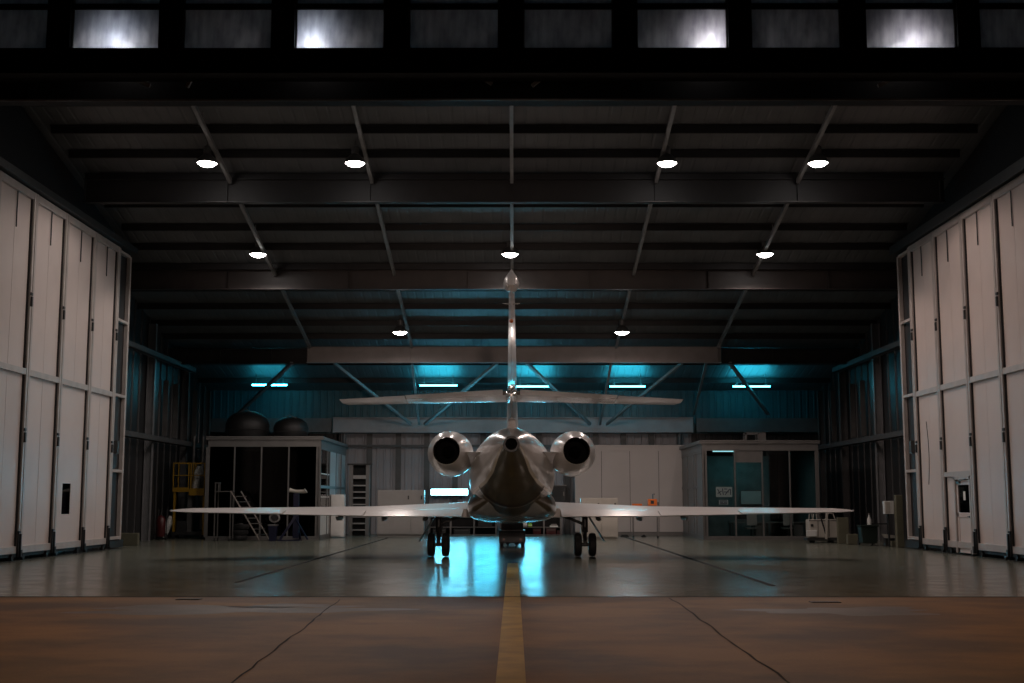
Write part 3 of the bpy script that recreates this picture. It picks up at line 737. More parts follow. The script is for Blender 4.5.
# low storage shelving behind the jet
Ys = 61.5
def shelving(px0, px1, ptop, divs, lab):
    xa, xb = xx(px0, Ys), xx(px1, Ys); zt = hz(ptop, Ys)
    t = thing('storage_shelf', lab, 'shelving', ((xa + xb) / 2, Ys, 0))
    for px in divs:
        x = xx(px, Ys); MB().box(x - .035, x + .035, Ys, Ys + .06, 0, zt).box(x - .035, x + .035, Ys + .5, Ys + .56, 0, zt).build('upright', 'aluminium', t)
    for py in (ptop, 527, 536.2):
        z = max(.03, hz(py, Ys)); MB().box(xa, xb, Ys + .005, Ys + .55, z - .03, z).build('shelf', 'aluminium', t)
    MB().box(xa, xb, Ys + .57, Ys + .6, 0, zt).build('back_panel', 'dark_gap', t)
    return t
shelving(428, 497, 511, (429, 450.5, 474, 496), 'low open metal shelving seen under the jet, left half')
shelving(500, 562, 508, (501, 520, 544, 561), 'low open metal shelving seen under the jet, right half')
zs = max(.03, hz(527, Ys)); zf = .03
items = [('storage_bin', 'red_paint', 533, 541, zf, .30, 'red bin low on the shelving under the jet'), ('tool_box', 'red_paint', 546, 556, zf, .36, 'larger red tool box low on shelving under jet'),
         ('storage_bin', 'red_paint', 557, 561, zf, .2, 'small red bin at the right end of the shelving'),
         ('cardboard_box', 'gear_dark', 433, 446, zf, .32, 'dark box on bottom shelf left of first upright'), ('cardboard_box', 'gear_dark', 454, 470, zf, .3, 'dark wide box on bottom shelf behind left gear'),
         ('cardboard_box', 'tank_cover', 478, 492, zs, .4, 'black box on middle shelf left of nose gear')]
for nm, mt, p0, p1, z, h, lab in items:
    xa, xb = xx(p0, Ys + .2), xx(p1, Ys + .2)
    t = thing(nm, lab, 'box', ((xa + xb) / 2, Ys + .3, z))
    MB().box(xa, xb, Ys + .1, Ys + .48, z, z + h * .8).build('body', mt, t, bevel=.01)
    MB().box(xa - .01, xb + .01, Ys + .09, Ys + .49, z + h * .8, z + h * .9).build('lid', mt, t, bevel=.01)
    MB().bar((xa + .06, Ys + .08, z + h * .6), (xb - .06, Ys + .08, z + h * .6), .02).build('handle', 'steel_grey', t)
def roll(p0, p1, z, mat, name, lab, r=.09):
    xa, xb = xx(p0, Ys + .2), xx(p1, Ys + .2)
    t = thing(name, lab, 'roll', ((xa + xb) / 2, Ys + .25, z)); 
    MB().lathe([(xa, r), (xb, r)], (0, Ys + .25, z + r), 'X', 14, True).build('roll_body', mat, t, smooth=True)
    MB().lathe([(xa - .03, r * .4), (xb + .03, r * .4)], (0, Ys + .25, z + r), 'X', 10, True).build('core', 'gear_dark', t)
roll(522, 527, zs, 'paper', 'paper_roll', 'pale roll on middle shelf right of nose gear', .11)
t = thing('folded_vest', 'folded bright yellow green vest on middle shelf', 'vest', (xx(530, Ys), Ys + .3, zs))
MB().box(xx(528, Ys), xx(532, Ys), Ys + .1, Ys + .4, zs, zs + .18).build('fabric', 'green_hiviz', t, bevel=.05)
MB().box(xx(528, Ys) - .005, xx(532, Ys) + .005, Ys + .095, Ys + .405, zs + .07, zs + .10).build('reflective_band', 'paper', t)
t = thing('parts_tray', 'small grey tray on middle shelf near right end', 'tray', (xx(553, Ys), Ys + .3, zs))
MB().box(xx(550, Ys), xx(558, Ys), Ys + .05, Ys + .5, zs, zs + .06).build('tray_base', 'paper', t); MB().box(xx(551, Ys), xx(557, Ys), Ys + .1, Ys + .4, zs + .06, zs + .14).build('contents', 'steel_grey', t)

# lit unit on the back wall behind the fuselage
def low_light(p0, p1, lab, h=(489.3, 494.8), mt='tube_low'):
    xa, xb = xx(p0, YB - .4), xx(p1, YB - .4); za, zb = hz(h[1], YB - .4), hz(h[0], YB - .4)
    t = thing('light_panel', lab, 'light', ((xa + xb) / 2, YB - .4, za), None)
    MB().box(xa - .03, xb + .03, YB - .42, YB - .225, za - .03, zb + .03).build('housing', 'cabinet_white', t)
    MB().box(xa, xb, YB - .45, YB - .42, za, zb).build('diffuser', mt, t, bevel=.01)
    l = bpy.data.lights.new('light_panel_glow', 'AREA'); l.shape = 'RECTANGLE'; l.size = xb - xa; l.size_y = .2; l.energy = 24; l.color = (.03, .6, .9)
    o = bpy.data.objects.new('light_panel_glow', l); COL.objects.link(o); o.location = ((xa + xb) / 2, YB - .5, zb + .1); o.rotation_euler = (R(-112), 0, 0)
low_light(431, 467.5, 'bright blue white light panel left of the fuselage')
low_light(474, 498, 'blue light panel hidden behind left half of the fuselage', mt='tube_low_dim')
low_light(521, 541, 'blue light panel hidden behind right half of the fuselage')
# small workbench with windowed cupboard (right of fuselage)
xa, xb = xx(552, 62.4), xx(566, 62.4)
t = thing('wall_cupboard', 'small dark wall cupboard right of the fuselage', 'cupboard', ((xa + xb) / 2, 62.5, 1.8))
MB().box(xa, xb, 62.4, 63.2, hz(502, 62.4), hz(486, 62.4)).build('body', 'black_steel', t, bevel=.01)
MB().box(xa - .03, xb + .03, 62.36, 63.22, hz(486, 62.4), hz(485, 62.4)).build('top', 'aluminium', t)
MB().box(xb - .12, xb - .08, 62.36, 62.4, 1.9, 2.1).build('handle', 'steel_grey', t)

# orange unit behind the right wing, on a trolley
Yo = 57
x = xx(652, Yo); zb = hz(505, Yo)
t = thing('compressor_trolley', 'bright orange unit with upright handle on grey trolley behind right wing', 'trolley', (x, Yo, 0))
MB().box(x - .9, x + .3, Yo - .25, Yo + .25, zb - .09, zb - .03).build('table_top', 'cabinet_grey', t)
for dx in (-.85, .25):
    for dy in (-.2, .2): MB().box(x + dx - .02, x + dx + .02, Yo + dy - .02, Yo + dy + .02, .08, zb - .08).build('leg', 'steel_grey', t)
b = MB()
for dx in (-.85, .25):
    for dy in (-.2, .2): b.lathe([(-.02, .045), (.02, .045)], (x + dx, Yo + dy, .045), 'X', 12, True)
b.build('casters', 'rubber', t)
MB().box(x - .18, x + .22, Yo - .16, Yo + .16, zb - .03, zb + .27).build('body', 'orange_plastic', t, bevel=.02)
MB().box(x - .9, x - .45, Yo - .1, Yo + .1, zb - .03, zb + .06).build('small_case', 'orange_plastic', t, bevel=.01)
MB().tube([(x + .05, Yo, zb + .25), (x + .05, Yo, zb + .48), (x + .14, Yo, zb + .5)], .035, 8).build('handle', 'steel_grey', t)
MB().box(x - .07, x + .08, Yo - .17, Yo - .155, zb + .05, zb + .2).build('front_panel', 'gear_dark', t)
MB().box(x + .24, x + .33, Yo - .1, Yo, zb - .03, zb + .13).build('valve_block', 'steel_grey', t)
# cables/black mats at the partition
for p0, p1, lab in ((620, 629, 'small black wedge on the floor at partition foot'), (641, 646, 'tiny black chock on the floor at partition foot')):
    xa, xb = xx(p0, 58.5), xx(p1, 58.5); b = MB().prism([(xa, 0), (xb, 0), (xb - .08, .1), (xa + .08, .1)], 'Y', 58.4, 58.7)
    t = tag(b.build('wheel_chock', 'rubber', origin=((xa + xb) / 2, 58.5, 0)), lab, 'chock')

# ------------------------------------------------------------------ left corner equipment
# yellow mast lift
Yl = 56.0
def P(px, py, Y=Yl): return at(px, py, Y)
a = P(171, 540); c_ = P(205, 540)
t = thing('mast_lift', 'yellow personnel lift with guard rails by the left wall', 'lift', ((a.x + c_.x) / 2, Yl + .4, 0))
zp = hz(492, Yl); zt = hz(463, Yl)
xa, xm, xb = P(172, 500).x, P(189, 500).x, P(204.5, 500).x
MB().box(xa, xm - .02, Yl, Yl + .9, zp, zp + .2).box(xm, xb, Yl - .1, Yl + .9, hz(495.5, Yl), zp + .16).build('platform', 'yellow_steel', t, bevel=.01)
b = MB()
for x in (xa + .03, xm - .05, xm + .05, xb - .04):
    for y in (Yl + .02, Yl + .85): b.bar((x, y, zp), (x, y, zt), .05)
for z in (zt, (zt + zp) / 2 + .1):
    for y in (Yl + .02, Yl + .85): b.bar((xa, y, z), (xb, y, z), .04)
    b.bar((xa + .03, Yl, z), (xa + .03, Yl + .85, z), .04).bar((xb - .03, Yl, z), (xb - .03, Yl + .85, z), .04)
b.build('guard_rail', 'yellow_steel', t)
b = MB().box(xa + .03, xa + .13, Yl + .1, Yl + .25, .3, zp).box(xb - .08, xb, Yl + .0, Yl + .15, .15, zp)
b.build('post', 'yellow_steel', t)
xk = P(188, 520).x
b = MB().box(xk - .11, xk + .11, Yl + .2, Yl + .45, .12, zp + .1).box(xk - .07, xk + .07, Yl + .16, Yl + .2, .12, zp + .05); b.build('mast', 'steel_grey', t)
MB().box(xa, xb, Yl + .1, Yl + .8, .14, .3).box(xa + .2, xk - .1, Yl + .1, Yl + .7, .3, .75).build('chassis', 'gear_dark', t, bevel=.02)
for x in (xa + .1, xb - .1):
    for y in (Yl + .12, Yl + .78): MB().lathe([(-.04, .08), (.04, .08)], (x, y, .08), 'X', 14, True).build('wheel', 'rubber', t, smooth=True)
# plastic-wrapped bundle in the lift & hanging ducts
def lump(name, pts, rads, lab, cat, mat='plastic_film', yy=Yl):
    o = MB().tube([at(px, py, yy) for px, py in pts], rads, 12).build(name, mat, smooth=True, origin=at(*pts[-1], yy)); tag(o, lab, cat); return o
lump('wrapped_bundle', [(199.5, 466), (198, 473), (197, 480), (195.5, 487), (195, 490.5)], [.1, .18, .14, .17, .08], 'crumpled clear plastic bundle standing in yellow lift', 'bundle', yy=Yl + .45)
lump('plastic_wrap', [(170.5, 516), (169, 523), (166.5, 530), (164, 537.5)], [.07, .16, .14, .08], 'crumpled clear plastic hanging beside the left wingtip', 'wrap', yy=55.3)
for px, lab in ((194, 'thin grey pipe rising above yellow lift, left one'), (203, 'thin grey pipe rising above yellow lift, right one')):
    x = P(px, 450, 58).x
    tag(MB().tube([(x, 58, hz(463, 58) - 3), (x, 58, hz(436, 58))], .07, 10).build('wall_pipe', 'steel_grey', smooth=True, origin=(x, 58, 0)), lab, 'pipe')
# red extinguisher trolley
x = xx(161, 54)
t = thing('fire_extinguisher', 'dark red wheeled fire extinguisher at the left wall', 'fire extinguisher', (x, 54, 0))
MB().lathe([(.12, .02), (.14, .16), (.2, .19), (.85, .19), (1.0, .12), (1.05, .04)], (x, 54, 0), n=20, caps=True).build('cylinder', 'red_paint', t, smooth=True)
MB().tube([(x, 54, 1.05), (x, 54, 1.18), (x + .1, 54, 1.2)], .03, 8).build('valve', 'gear_dark', t)
for dx in (-.2, .2): MB().lathe([(-.03, .14), (.03, .14)], (x + dx, 54.1, .14), 'X', 16, True).build('wheel', 'rubber', t, smooth=True)
MB().tube([(x - .18, 54.2, .14), (x - .18, 54.25, 1.3), (x + .18, 54.25, 1.3), (x + .18, 54.2, .14)], .02, 8).build('trolley_frame', 'gear_dark', t)

# step ladder / stand in front of left room
Yd = 52.6
def Q(px, py, y=Yd): return at(px, py, y)
xa, xb = Q(216, 500).x, Q(233, 500).x
zt = hz(483, Yd); zd = hz(491, Yd); xend = Q(262, 500).x
t = thing('access_steps', 'grey wheeled access steps with platform by left room', 'steps', ((xa + xb) / 2, Yd, 0))
MB().box(xa, xb, Yd - .3, Yd + .3, zd - .04, zd).build('platform', 'steel_grey', t)
for x in (xa + .03, xb - .03):
    for y in (Yd - .28, Yd + .28): MB().bar((x, y, .1), (x, y, zt if x < xb - .1 else zd), .045).build('post', 'steel_grey', t)
MB().bar((xa + .03, Yd - .28, zt), (xa + .03, Yd + .28, zt), .04).bar((xa, Yd - .28, zt), (xa + .25, Yd - .28, zt), .04).bar((xa + .22, Yd - .28, zt), (xa + .22, Yd - .28, zd), .03).build('guard_rail', 'steel_grey', t)
for y, dx in ((Yd - .28, 0), (Yd + .28, .30)):
    MB().bar((xb - .03 + dx, y, zd), (xend + dx, y, .05), .10, .05).build('stringer', 'bare_metal', t)
for k in range(1, 9):
    u = k / 9; x = xb + (xend - xb) * u; z = zd * (1 - u) + .05 * u
    MB().bar((x, Yd - .27, z), (x + .30, Yd + .27, z), .2, .035).build('step', 'bare_metal', t)
for x in (xa + .05, xb - .05):
    for y in (Yd - .28, Yd + .28): MB().lathe([(-.025, .06), (.025, .06)], (x, y, .06), 'X', 12, True).build('wheel', 'rubber', t)
# blue stand with white padded bar
Yb = 52.8
xa, xb = Q(289.5, 490, Yb).x, Q(306, 490, Yb).x; zb = hz(491, Yb); xc = (xa + xb) / 2 - .05
t = thing('support_stand', 'dark blue stand topped with a white padded bar', 'stand', (xc, Yb, 0))
MB().tube([(xa, Yb, zb + .04), (xa + .08, Yb, zb + .02), (xc, Yb, zb - .02), (xb - .06, Yb, zb - .02), (xb, Yb, zb + .02)], [.10, .075, .07, .08, .12], 12).build('padded_bar', 'cream_white', t, smooth=True)
MB().box(xc - .12, xc + .12, Yb - .05, Yb + .05, .1, zb - .1).build('post', 'blue_paint', t, bevel=.01)
MB().bar((xc, Yb - .05, zb * .5), (xc - .62, Yb - .2, .05), .10).bar((xc, Yb, zb * .5), (xc + .1, Yb + .6, .05), .08).bar((xc, Yb - .05, .9), (xc + .55, Yb - .2, .05), .06).build('leg', 'blue_paint', t)
MB().box(xc - .7, xc + .2, Yb - .25, Yb - .1, 0, .05).box(xc - .15, xc + .15, Yb - .2, Yb + .7, 0, .05).build('base', 'blue_paint', t)
x = Q(274, 525, 53).x
t = thing('hose_reel', 'pale coiled hose reel on dark stand by left room', 'hose reel', (x, 53, 0))
MB().tube([(x + .2 * math.cos(a_ * .6), 53 + .02 * a_ * .3, .95 + .17 * math.sin(a_ * .6)) for a_ in range(32)], .035, 8).build('hose', 'cabinet_grey', t, smooth=True)
MB().bar((x, 53.15, 0.04), (x, 53.15, 1.0), .06).box(x - .25, x + .25, 52.95, 53.35, 0, .05).build('stand', 'gear_dark', t)
MB().lathe([(-.02, .12), (.2, .12)], (x, 52.98, .95), 'Y', 14, True).build('drum', 'gear_dark', t)
x = Q(276, 525, 53).x - .12
t = thing('waste_bin', 'small blue bin with pale lid between hose reel and stand', 'bin', (x + .1, 52.5, 0))
MB().prism([(x - .03, 0), (x + .22, 0), (x + .27, .62), (x - .08, .62)], 'Y', 52.35, 52.65).build('body', 'blue_paint', t, bevel=.01)
MB().box(x - .1, x + .29, 52.33, 52.67, .62, .68).build('lid', 'steel_grey', t, bevel=.01)
x = Q(240, 525, 53.5).x
t = thing('tyre_stack', 'stacked dark wheels with grey hubs behind the steps', 'tyres', (x, 53.5, 0))
for k in range(3):
    tr = MB().lathe([(0, .2), (.02, .32), (.11, .35), (.2, .32), (.22, .2)], (x + .03 * k, 53.45, .23 * k), n=24, caps=True).build('tyre', 'rubber', t, smooth=True)
MB().lathe([(0, .12), (.72, .12)], (x + .02, 53.45, 0), n=16, caps=True).build('hub', 'steel_grey', t)

# concrete blocks and right corner items
def block(px0, px1, pyt, pyb, Y, lab, d=.22):
    xa, xb = xx(px0, Y, pyb), xx(px1, Y, pyb); z = hz(pyt, Y)
    t = tag(MB().box(xa, xb, Y, Y + d, 0, z).build('concrete_block', 'concrete_block', bevel=.02, origin=((xa + xb) / 2, Y, 0)), lab, 'block')
block(118, 137.5, 533, 547, 47.3, 'low olive concrete block at the left door foot')
block(838.5, 849.5, 517.5, 545, 49.6, 'tall olive concrete block beside the white ground cart')
block(848, 858.5, 534, 546, 48.4, 'low olive concrete block before dark green bin')
block(898, 905, 495, 556, 45.3, 'tall olive pillar block beside the right doors', .25)
block(892, 903, 541, 556, 46.2, 'low olive block at foot of pillar by right doors', .22)
x = xx(867, 47.5)
t = thing('waste_bin', 'dark green wheeled bin by the right side wall', 'bin', (x, 47.5, 0))
MB().prism([(x - .27, .08), (x + .27, .08), (x + .31, .70), (x - .31, .70)], 'Y', 47.2, 47.7).build('body', 'bin_green', t, bevel=.02)
MB().box(x - .35, x + .35, 47.15, 47.75, .70, .76).build('lid', 'bin_green', t, bevel=.02)
for dx in (-.25, .25): MB().lathe([(-.03, .1), (.03, .1)], (x + dx, 47.8, .1), 'X', 14, True).build('wheel', 'rubber', t, smooth=True)
# white wall box
xa, xb = xx(884.5, 45.6), xx(894, 45.6)
t = thing('control_box', 'small white control box beside the olive pillar', 'control box', ((xa + xb) / 2, 45.6, hz(514, 45.6)))
MB().box(xa, xb, 45.55, 45.75, hz(514, 45.6), hz(501, 45.6)).build('body', 'cabinet_white', t, bevel=.01)
MB().box(xa + .04, xb - .15, 45.53, 45.55, hz(513, 45.6), hz(502, 45.6)).build('cover', 'cream_white', t)
MB().box((xa + xb) / 2 - .03, (xa + xb) / 2 + .03, 45.65, 45.7, 0, hz(514, 45.6)).build('post', 'gear_dark', t)
# white bottle on the wall
x = xx(872, 52)
t = thing('wall_extinguisher', 'small white bottle hanging on right side wall column', 'bottle', (x, 52.4, 1.1))
z0 = hz(527, 52.4)
MB().lathe([(0, .05), (.03, .09), (.32, .09), (.42, .04), (.5, .035)], (x, 52.4, z0), n=16, caps=True).build('body', 'cabinet_white', t, smooth=True)
MB().lathe([(0, .05), (.08, .05)], (x, 52.4, z0 + .5), n=12, caps=True).build('cap', 'steel_grey', t)
MB().box(x - .02, x + .9, 52.45, 52.5, z0 + .1, z0 + .16).build('bracket', 'gear_dark', t)
# hose/tap detail
t = thing('floor_box', 'small pale open tray on the floor near pillar', 'tray', (xx(887, 46.6), 46.6, 0))
xa, xb = xx(884, 46.6), xx(893, 46.6); MB().box(xa, xb, 46.5, 46.8, 0, .3).build('stand', 'gear_dark', t); MB().prism([(xa + .05, .3), (xb, .3), (xb, .4), (xa - .05, .45)], 'Y', 46.45, 46.85).build('tray', 'cream_white', t)

# white ground cart (right)
Yc = 50.3
xa, xb = xx(808.5, Yc, 535), xx(837.5, Yc, 535)
t = thing('ground_cart', 'white boxy ground service cart under the right wingtip', 'cart', ((xa + xb) / 2, Yc + .5, 0))
zt = hz(519.5, Yc)
MB().box(xa + .04, xb, Yc, Yc + .62, .2, zt).build('body', 'cream_white', t, bevel=.03)
b = MB().box(xa + .04, xb, Yc - .01, Yc, zt - .06, zt - .03).box(xa + .38, xa + .40, Yc - .01, Yc, .25, zt - .06).box(xa + .82, xa + .84, Yc - .01, Yc, .25, zt - .06); b.build('panel_gap', 'handle_dark', t)
MB().box(xa - .05, xb + .08, Yc - .03, Yc + .66, .09, .2).build('chassis', 'black_steel', t, bevel=.01)
MB().box(xa - .08, xa + .32, Yc - .08, Yc - .0, .25, .5).build('step_box', 'cabinet_white', t, bevel=.02)
MB().box(xa + .1, xa + .2, Yc - .03, Yc, zt - .28, zt - .18).build('gauge', 'handle_dark', t)
for x in (xa + .16, xa + .33): MB().tube([(x - .1, Yc + .1, zt), (x - .08, Yc + .1, zt + .22), (x + .02, Yc + .1, zt + .22), (x + .04, Yc + .1, zt)], .018, 8).build('handle', 'cream_white', t)
MB().tube([(xb - .45, Yc + .1, zt), (xb - .3, Yc + .1, zt + .25), (xb - .12, Yc + .1, zt + .22), (xb - .05, Yc + .1, zt)], .02, 8).build('handle', 'cream_white', t)
MB().bar((xb - .48, Yc - .1, .15), (xb - .42, Yc - .1, 1.2), .09, .07).build('tow_bar', 'cream_white', t)
MB().bar((xb - .7, Yc - .07, 1.15), (xb - .45, Yc - .07, .25), .05).build('hose', 'rubber', t)
for x in (xa + .2, xb - .2):
    for y in (Yc + .1, Yc + .52): MB().lathe([(-.05, .12), (.05, .12)], (x, y, .12), 'X', 16, True).build('wheel', 'rubber', t, smooth=True)

# ------------------------------------------------------------------ the jet
JX = -0.065
jet = thing('business_jet', 'white twin engined business jet seen from behind in hangar centre', 'airplane', (JX, 38, 0))
def interp(tab, y):
    for (a, *va), (c, *vc) in zip(tab, tab[1:]):
        if a <= y <= c:
            t = (y - a) / (c - a); t2 = t * t * (3 - 2 * t) * .35 + t * .65
            return [p + (q - p) * t2 for p, q in zip(va, vc)]
    return list(tab[0][1:] if y < tab[0][0] else tab[-1][1:])
st = [(30.45, 3.03, .20, .20), (31.0, 2.98, .34, .36), (32.0, 2.84, .60, .66), (33.0, 2.68, .84, .90), (34.0, 2.54, 1.03, 1.07), (35.0, 2.43, 1.16, 1.18), (36.2, 2.36, 1.235, 1.24), (38, 2.35, 1.25, 1.25),
      (44.5, 2.35, 1.25, 1.25), (46, 2.28, 1.16, 1.18), (47.5, 2.14, .95, 1.0), (48.6, 2.0, .62, .66), (49.3, 1.92, .32, .34), (49.6, 1.88, .04, .04)]
zl = [(30.45, 2.98), (31.0, 2.80), (32.0, 2.40), (33.0, 2.12), (34.0, 1.97), (35.0, 1.88), (36.0, 1.82), (37, 1.78), (46, 1.76), (48, 1.75), (49.6, 1.85)]
def fus():
    b = MB(); rings = []; nU, nS, nL = 36, 3, 24
    ys = [30.45 + (49.6 - 30.45) * k / 90 for k in range(91)]
    mats = [0] * nU + [2] * 1 + [1] * nL + [2] * 1
    for y in ys:
        cz, rx, rz = interp(st, y); z1 = interp(zl, y)[0]
        f = lambda z: math.asin(max(-.97, min(.97, (z - cz) / rz)))
        aT = f(z1 + .075); aB = f(z1)
        if aT - aB < .02: aT = aB + .02
        r = []
        for k in range(nU): a = aT + (math.pi - 2 * aT) * k / (nU - 0); r.append(a)
        r.append(math.pi - aT); 
        for k in range(nL): a = math.pi - aB + (math.pi + 2 * aB) * k / (nL - 0); r.append(a)
        r.append(2 * math.pi + aB)
        rings.append([(JX + rx * math.cos(a), y, cz + rz * math.sin(a)) for a in r])
    b.loft(rings, False, mats=mats)
    return b.build('fuselage', ['paint_white', 'paint_taupe', 'paint_gold'], jet, smooth=True)
fu = fus()
# dark arc line under the tail
def arcband(y, w, lo, hi, mat, name):
    b = MB(); rr = []
    for yy in (y, y + w):
        cz, rx, rz = interp(st, yy)
        rr.append([(JX + (rx + .006) * math.cos(a), yy, cz + (rz + .006) * math.sin(a)) for a in [lo + (hi - lo) * k / 40 for k in range(41)]])
    b.loft(rr, False, closed=False); return b.build(name, mat, fu, smooth=True)
arcband(33.75, .10, R(210), R(330), 'paint_stripe', 'dark_band')
arcband(33.95, .05, R(213), R(327), 'paint_gold', 'thin_band')
# side windows
for s in (-1, 1):
    for k in range(9):
        y = 39.4 + k * .78; cz, rx, rz = interp(st, y); z = cz + .32
        xr = rx * math.sqrt(1 - (.32 / rz) ** 2)
        b = MB(); b.lathe([(-.02, .14), (.006, .14), (.008, .12), (.008, .0)], (0, 0, 0), 'X', 16)
        bmesh.ops.scale(b.bm, vec=(s, 1, 1.3), verts=b.bm.verts); bmesh.ops.translate(b.bm, vec=(JX + s * xr, y, z), verts=b.bm.verts)
        b.build('cabin_window', 'exhaust', fu, smooth=True)
MB().lathe([(-.08, .145), (-.08, .19), (.02, .205), (.15, .21)], (JX, 30.45, 3.03), 'Y', 28).build('tail_ring', 'gear_dark', fu, smooth=True)
MB().lathe([(-.06, .17), (.0, .165), (.3, .15), (.3, .0)], (JX, 30.43, 3.03), 'Y', 28).build('exhaust_pipe', 'exhaust', fu, smooth=True)
# belly fairing
def fairing():
    b = MB(); rings = []
    tab = [(33.7, 1.92, .25, .06), (34.4, 1.72, .78, .22), (35.2, 1.57, 1.13, .35), (36.1, 1.49, 1.26, .41), (36.9, 1.46, 1.30, .43), (40.5, 1.45, 1.31, .44), (42.2, 1.62, 1.15, .46), (43.4, 1.78, .55, .2)]
    for k in range(41):
        y = 33.7 + 9.7 * k / 40; cz, rx, rz = interp(tab, y)
        ring = []
        for q in range(48):
            a = 2 * math.pi * q / 48; c, s = math.cos(a), math.sin(a); e = .62 if s < 0 else 1.0
            ring.append((JX + rx * math.copysign(abs(c) ** e, c), y, cz + rz * (1.9 if s > 0 else 1) * math.copysign(abs(s) ** e, s)))
        rings.append(ring)
    b.loft(rings, True)
    b.bm.normal_update(); bmesh.ops.recalc_face_normals(b.bm, faces=b.bm.faces)
    for f in b.bm.faces:
        if f.normal.z < -.75: f.material_index = 1
        if f.calc_center_median().z > 1.85: f.material_index = 2
    return b.build('belly_fairing', ['paint_taupe', 'belly_white', 'paint_white'], jet, smooth=True)
fairing()

def foil(c0, c1, N=14):
    """section points (chord fraction from LE, z/thickness) between fractions"""
    def th(x): return 5 * (.2969 * math.sqrt(x) - .126 * x - .3516 * x * x + .2843 * x ** 3 - .1015 * x ** 4)
    xs_ = [c0 + (c1 - c0) * (.5 - .5 * math.cos(math.pi * k / N)) for k in range(N + 1)]
    return [(x, th(x) + .0) for x in xs_] + [(x, -th(x) * .75) for x in reversed(xs_) if not (x == 0)]
def surf(secs, c0, c1, side, vertical=False, tc=.11, dz=0.0):
    """secs: (span, TE_y, chord, z_TE, incidence) """
    rings = []
    for (sp, te, ch, z, inc, *tt) in secs:
        tk = tt[0] if tt else tc
        ring = []
        for x, t in foil(c0, c1):
            y = te + ch * (1 - x); zz = z + t * ch * tk + (1 - x) * ch * math.tan(R(inc)) + dz * (x - c0)
            ring.append((JX + side * sp, y, zz) if not vertical else (JX + t * ch * tk, y, sp))
        rings.append(ring)
    b = MB(); b.loft(rings, True); return b
def lerp_sec(s0, s1, sp):
    t = (sp - s0[0]) / (s1[0] - s0[0]); return tuple(a + (c - a) * t for a, c in zip(s0, s1))
W0 = (1.0, 36.55, 5.3, 1.24, 1.8, .105); W1 = (4.3, 36.5, 3.35, 1.25, 1.6, .105); W2 = (9.66, 35.45, 1.35, 1.36, 1.6, .09)
wc = lambda sp: lerp_sec(W0, W1, sp) if sp <= 4.3 else lerp_sec(W1, W2, sp)
for s in (-1, 1):
    wing = surf([W0, W1, wc(6.6), wc(9.3), (9.62, 35.6, .95, 1.37, 1.6, .07), (9.72, 35.85, .35, 1.385, 1.6, .05)], 0, .74, s).build('wing', 'paint_white', jet, smooth=True)
    surf([wc(1.45), W1], .745, 1, s, dz=-.10).build('flap', 'paint_white', wing, smooth=True)
    surf([wc(4.33), wc(6.55)], .745, 1, s, dz=-.05).build('flap', 'paint_white', wing, smooth=True)
    surf([wc(6.6), wc(9.3)], .745, 1, s).build('aileron', 'paint_white', wing, smooth=True)
    surf([wc(9.3), (9.62, 35.6, .95, 1.37, 1.6, .07), (9.72, 35.85, .35, 1.385, 1.6, .05)], .74, 1, s).build('wing_tip', 'paint_white', wing, smooth=True)
    for sp in (2.55, 3.75, 5.05):
        w = wc(sp); y0 = w[1]
        MB().tube([(JX + s * sp, y0 - .12, w[3] - .06), (JX + s * sp, y0 + .25, w[3] - .12), (JX + s * sp, y0 + .9, w[3] - .10), (JX + s * sp, y0 + 1.5, w[3] + .02)], [.015, .055, .07, .02], 12).build('flap_track_fairing', 'steel_grey', wing, smooth=True)
    MB().lathe([(-.12, .012), (0, .03), (.1, .02)], (JX + s * 9.68, 35.8, 1.39), 'Y', 10, True).build('tip_light', 'bare_metal', wing)
# horizontal stabiliser with anhedral
H0 = (.05, 31.15, 2.15, 4.42, -2.9, .09); H2 = (3.95, 29.45, .95, 4.05, -3.6, .09)
hc = lambda sp: lerp_sec(H0, H2, sp)
for s in (-1, 1):
    hs = surf([H0, hc(2.57)], .09, .70, s).build('horizontal_stabilizer', 'paint_white_shade', jet, smooth=True)
    surf([hc(2.57), H2, (4.06, 29.40, .72, 4.04, -3.6, .05)], .09, .70, s).build('outer_skin', 'paint_taupe', hs, smooth=True)  # outboard underside's darker reflection put into the colour as taupe
    surf([H0, hc(2.57), H2, (4.06, 29.40, .72, 4.04, -3.6, .05)], 0, .088, s).build('leading_edge', 'bare_metal', hs, smooth=True)
    surf([hc(.22), hc(2.56)], .71, 1, s, dz=.03).build('elevator', 'paint_white', hs, smooth=True)
    surf([hc(2.58), H2, (4.06, 29.40, .72, 4.04, -3.6, .05)], .70, 1, s).build('outer_panel', 'paint_taupe', hs, smooth=True)
# fin
V0 = (3.35, 31.6, 4.6, 0, 0, .085); V1 = (4.4, 31.05, 3.4, 0, 0, .085); V2 = (6.85, 29.75, 1.65, 0, 0, .10)
fin = surf([V0, V1, V2], 0, .72, 1, True).build('tail_fin', 'paint_white', jet, smooth=True)
surf([(3.75, 31.35, 4.1, 0, 0, .085), (4.1, 31.2, 3.75, 0, 0, .085), (6.8, 29.78, 1.68, 0, 0, .10)], .725, 1, 1, True).build('rudder', 'paint_white', fin, smooth=True)
MB().tube([(JX, 30.6, 4.24), (JX, 31.2, 4.3), (JX, 32.6, 4.3), (JX, 33.6, 4.28)], [.03, .14, .15, .04], 16).build('stabilizer_fairing', 'bare_metal', fin, smooth=True)
MB().lathe([(-.1, .02), (-.02, .07), (.06, .08), (.2, .05)], (JX, 30.75, 4.44), 'Y', 14, True).build('tail_light', 'bare_metal', fin, smooth=True)
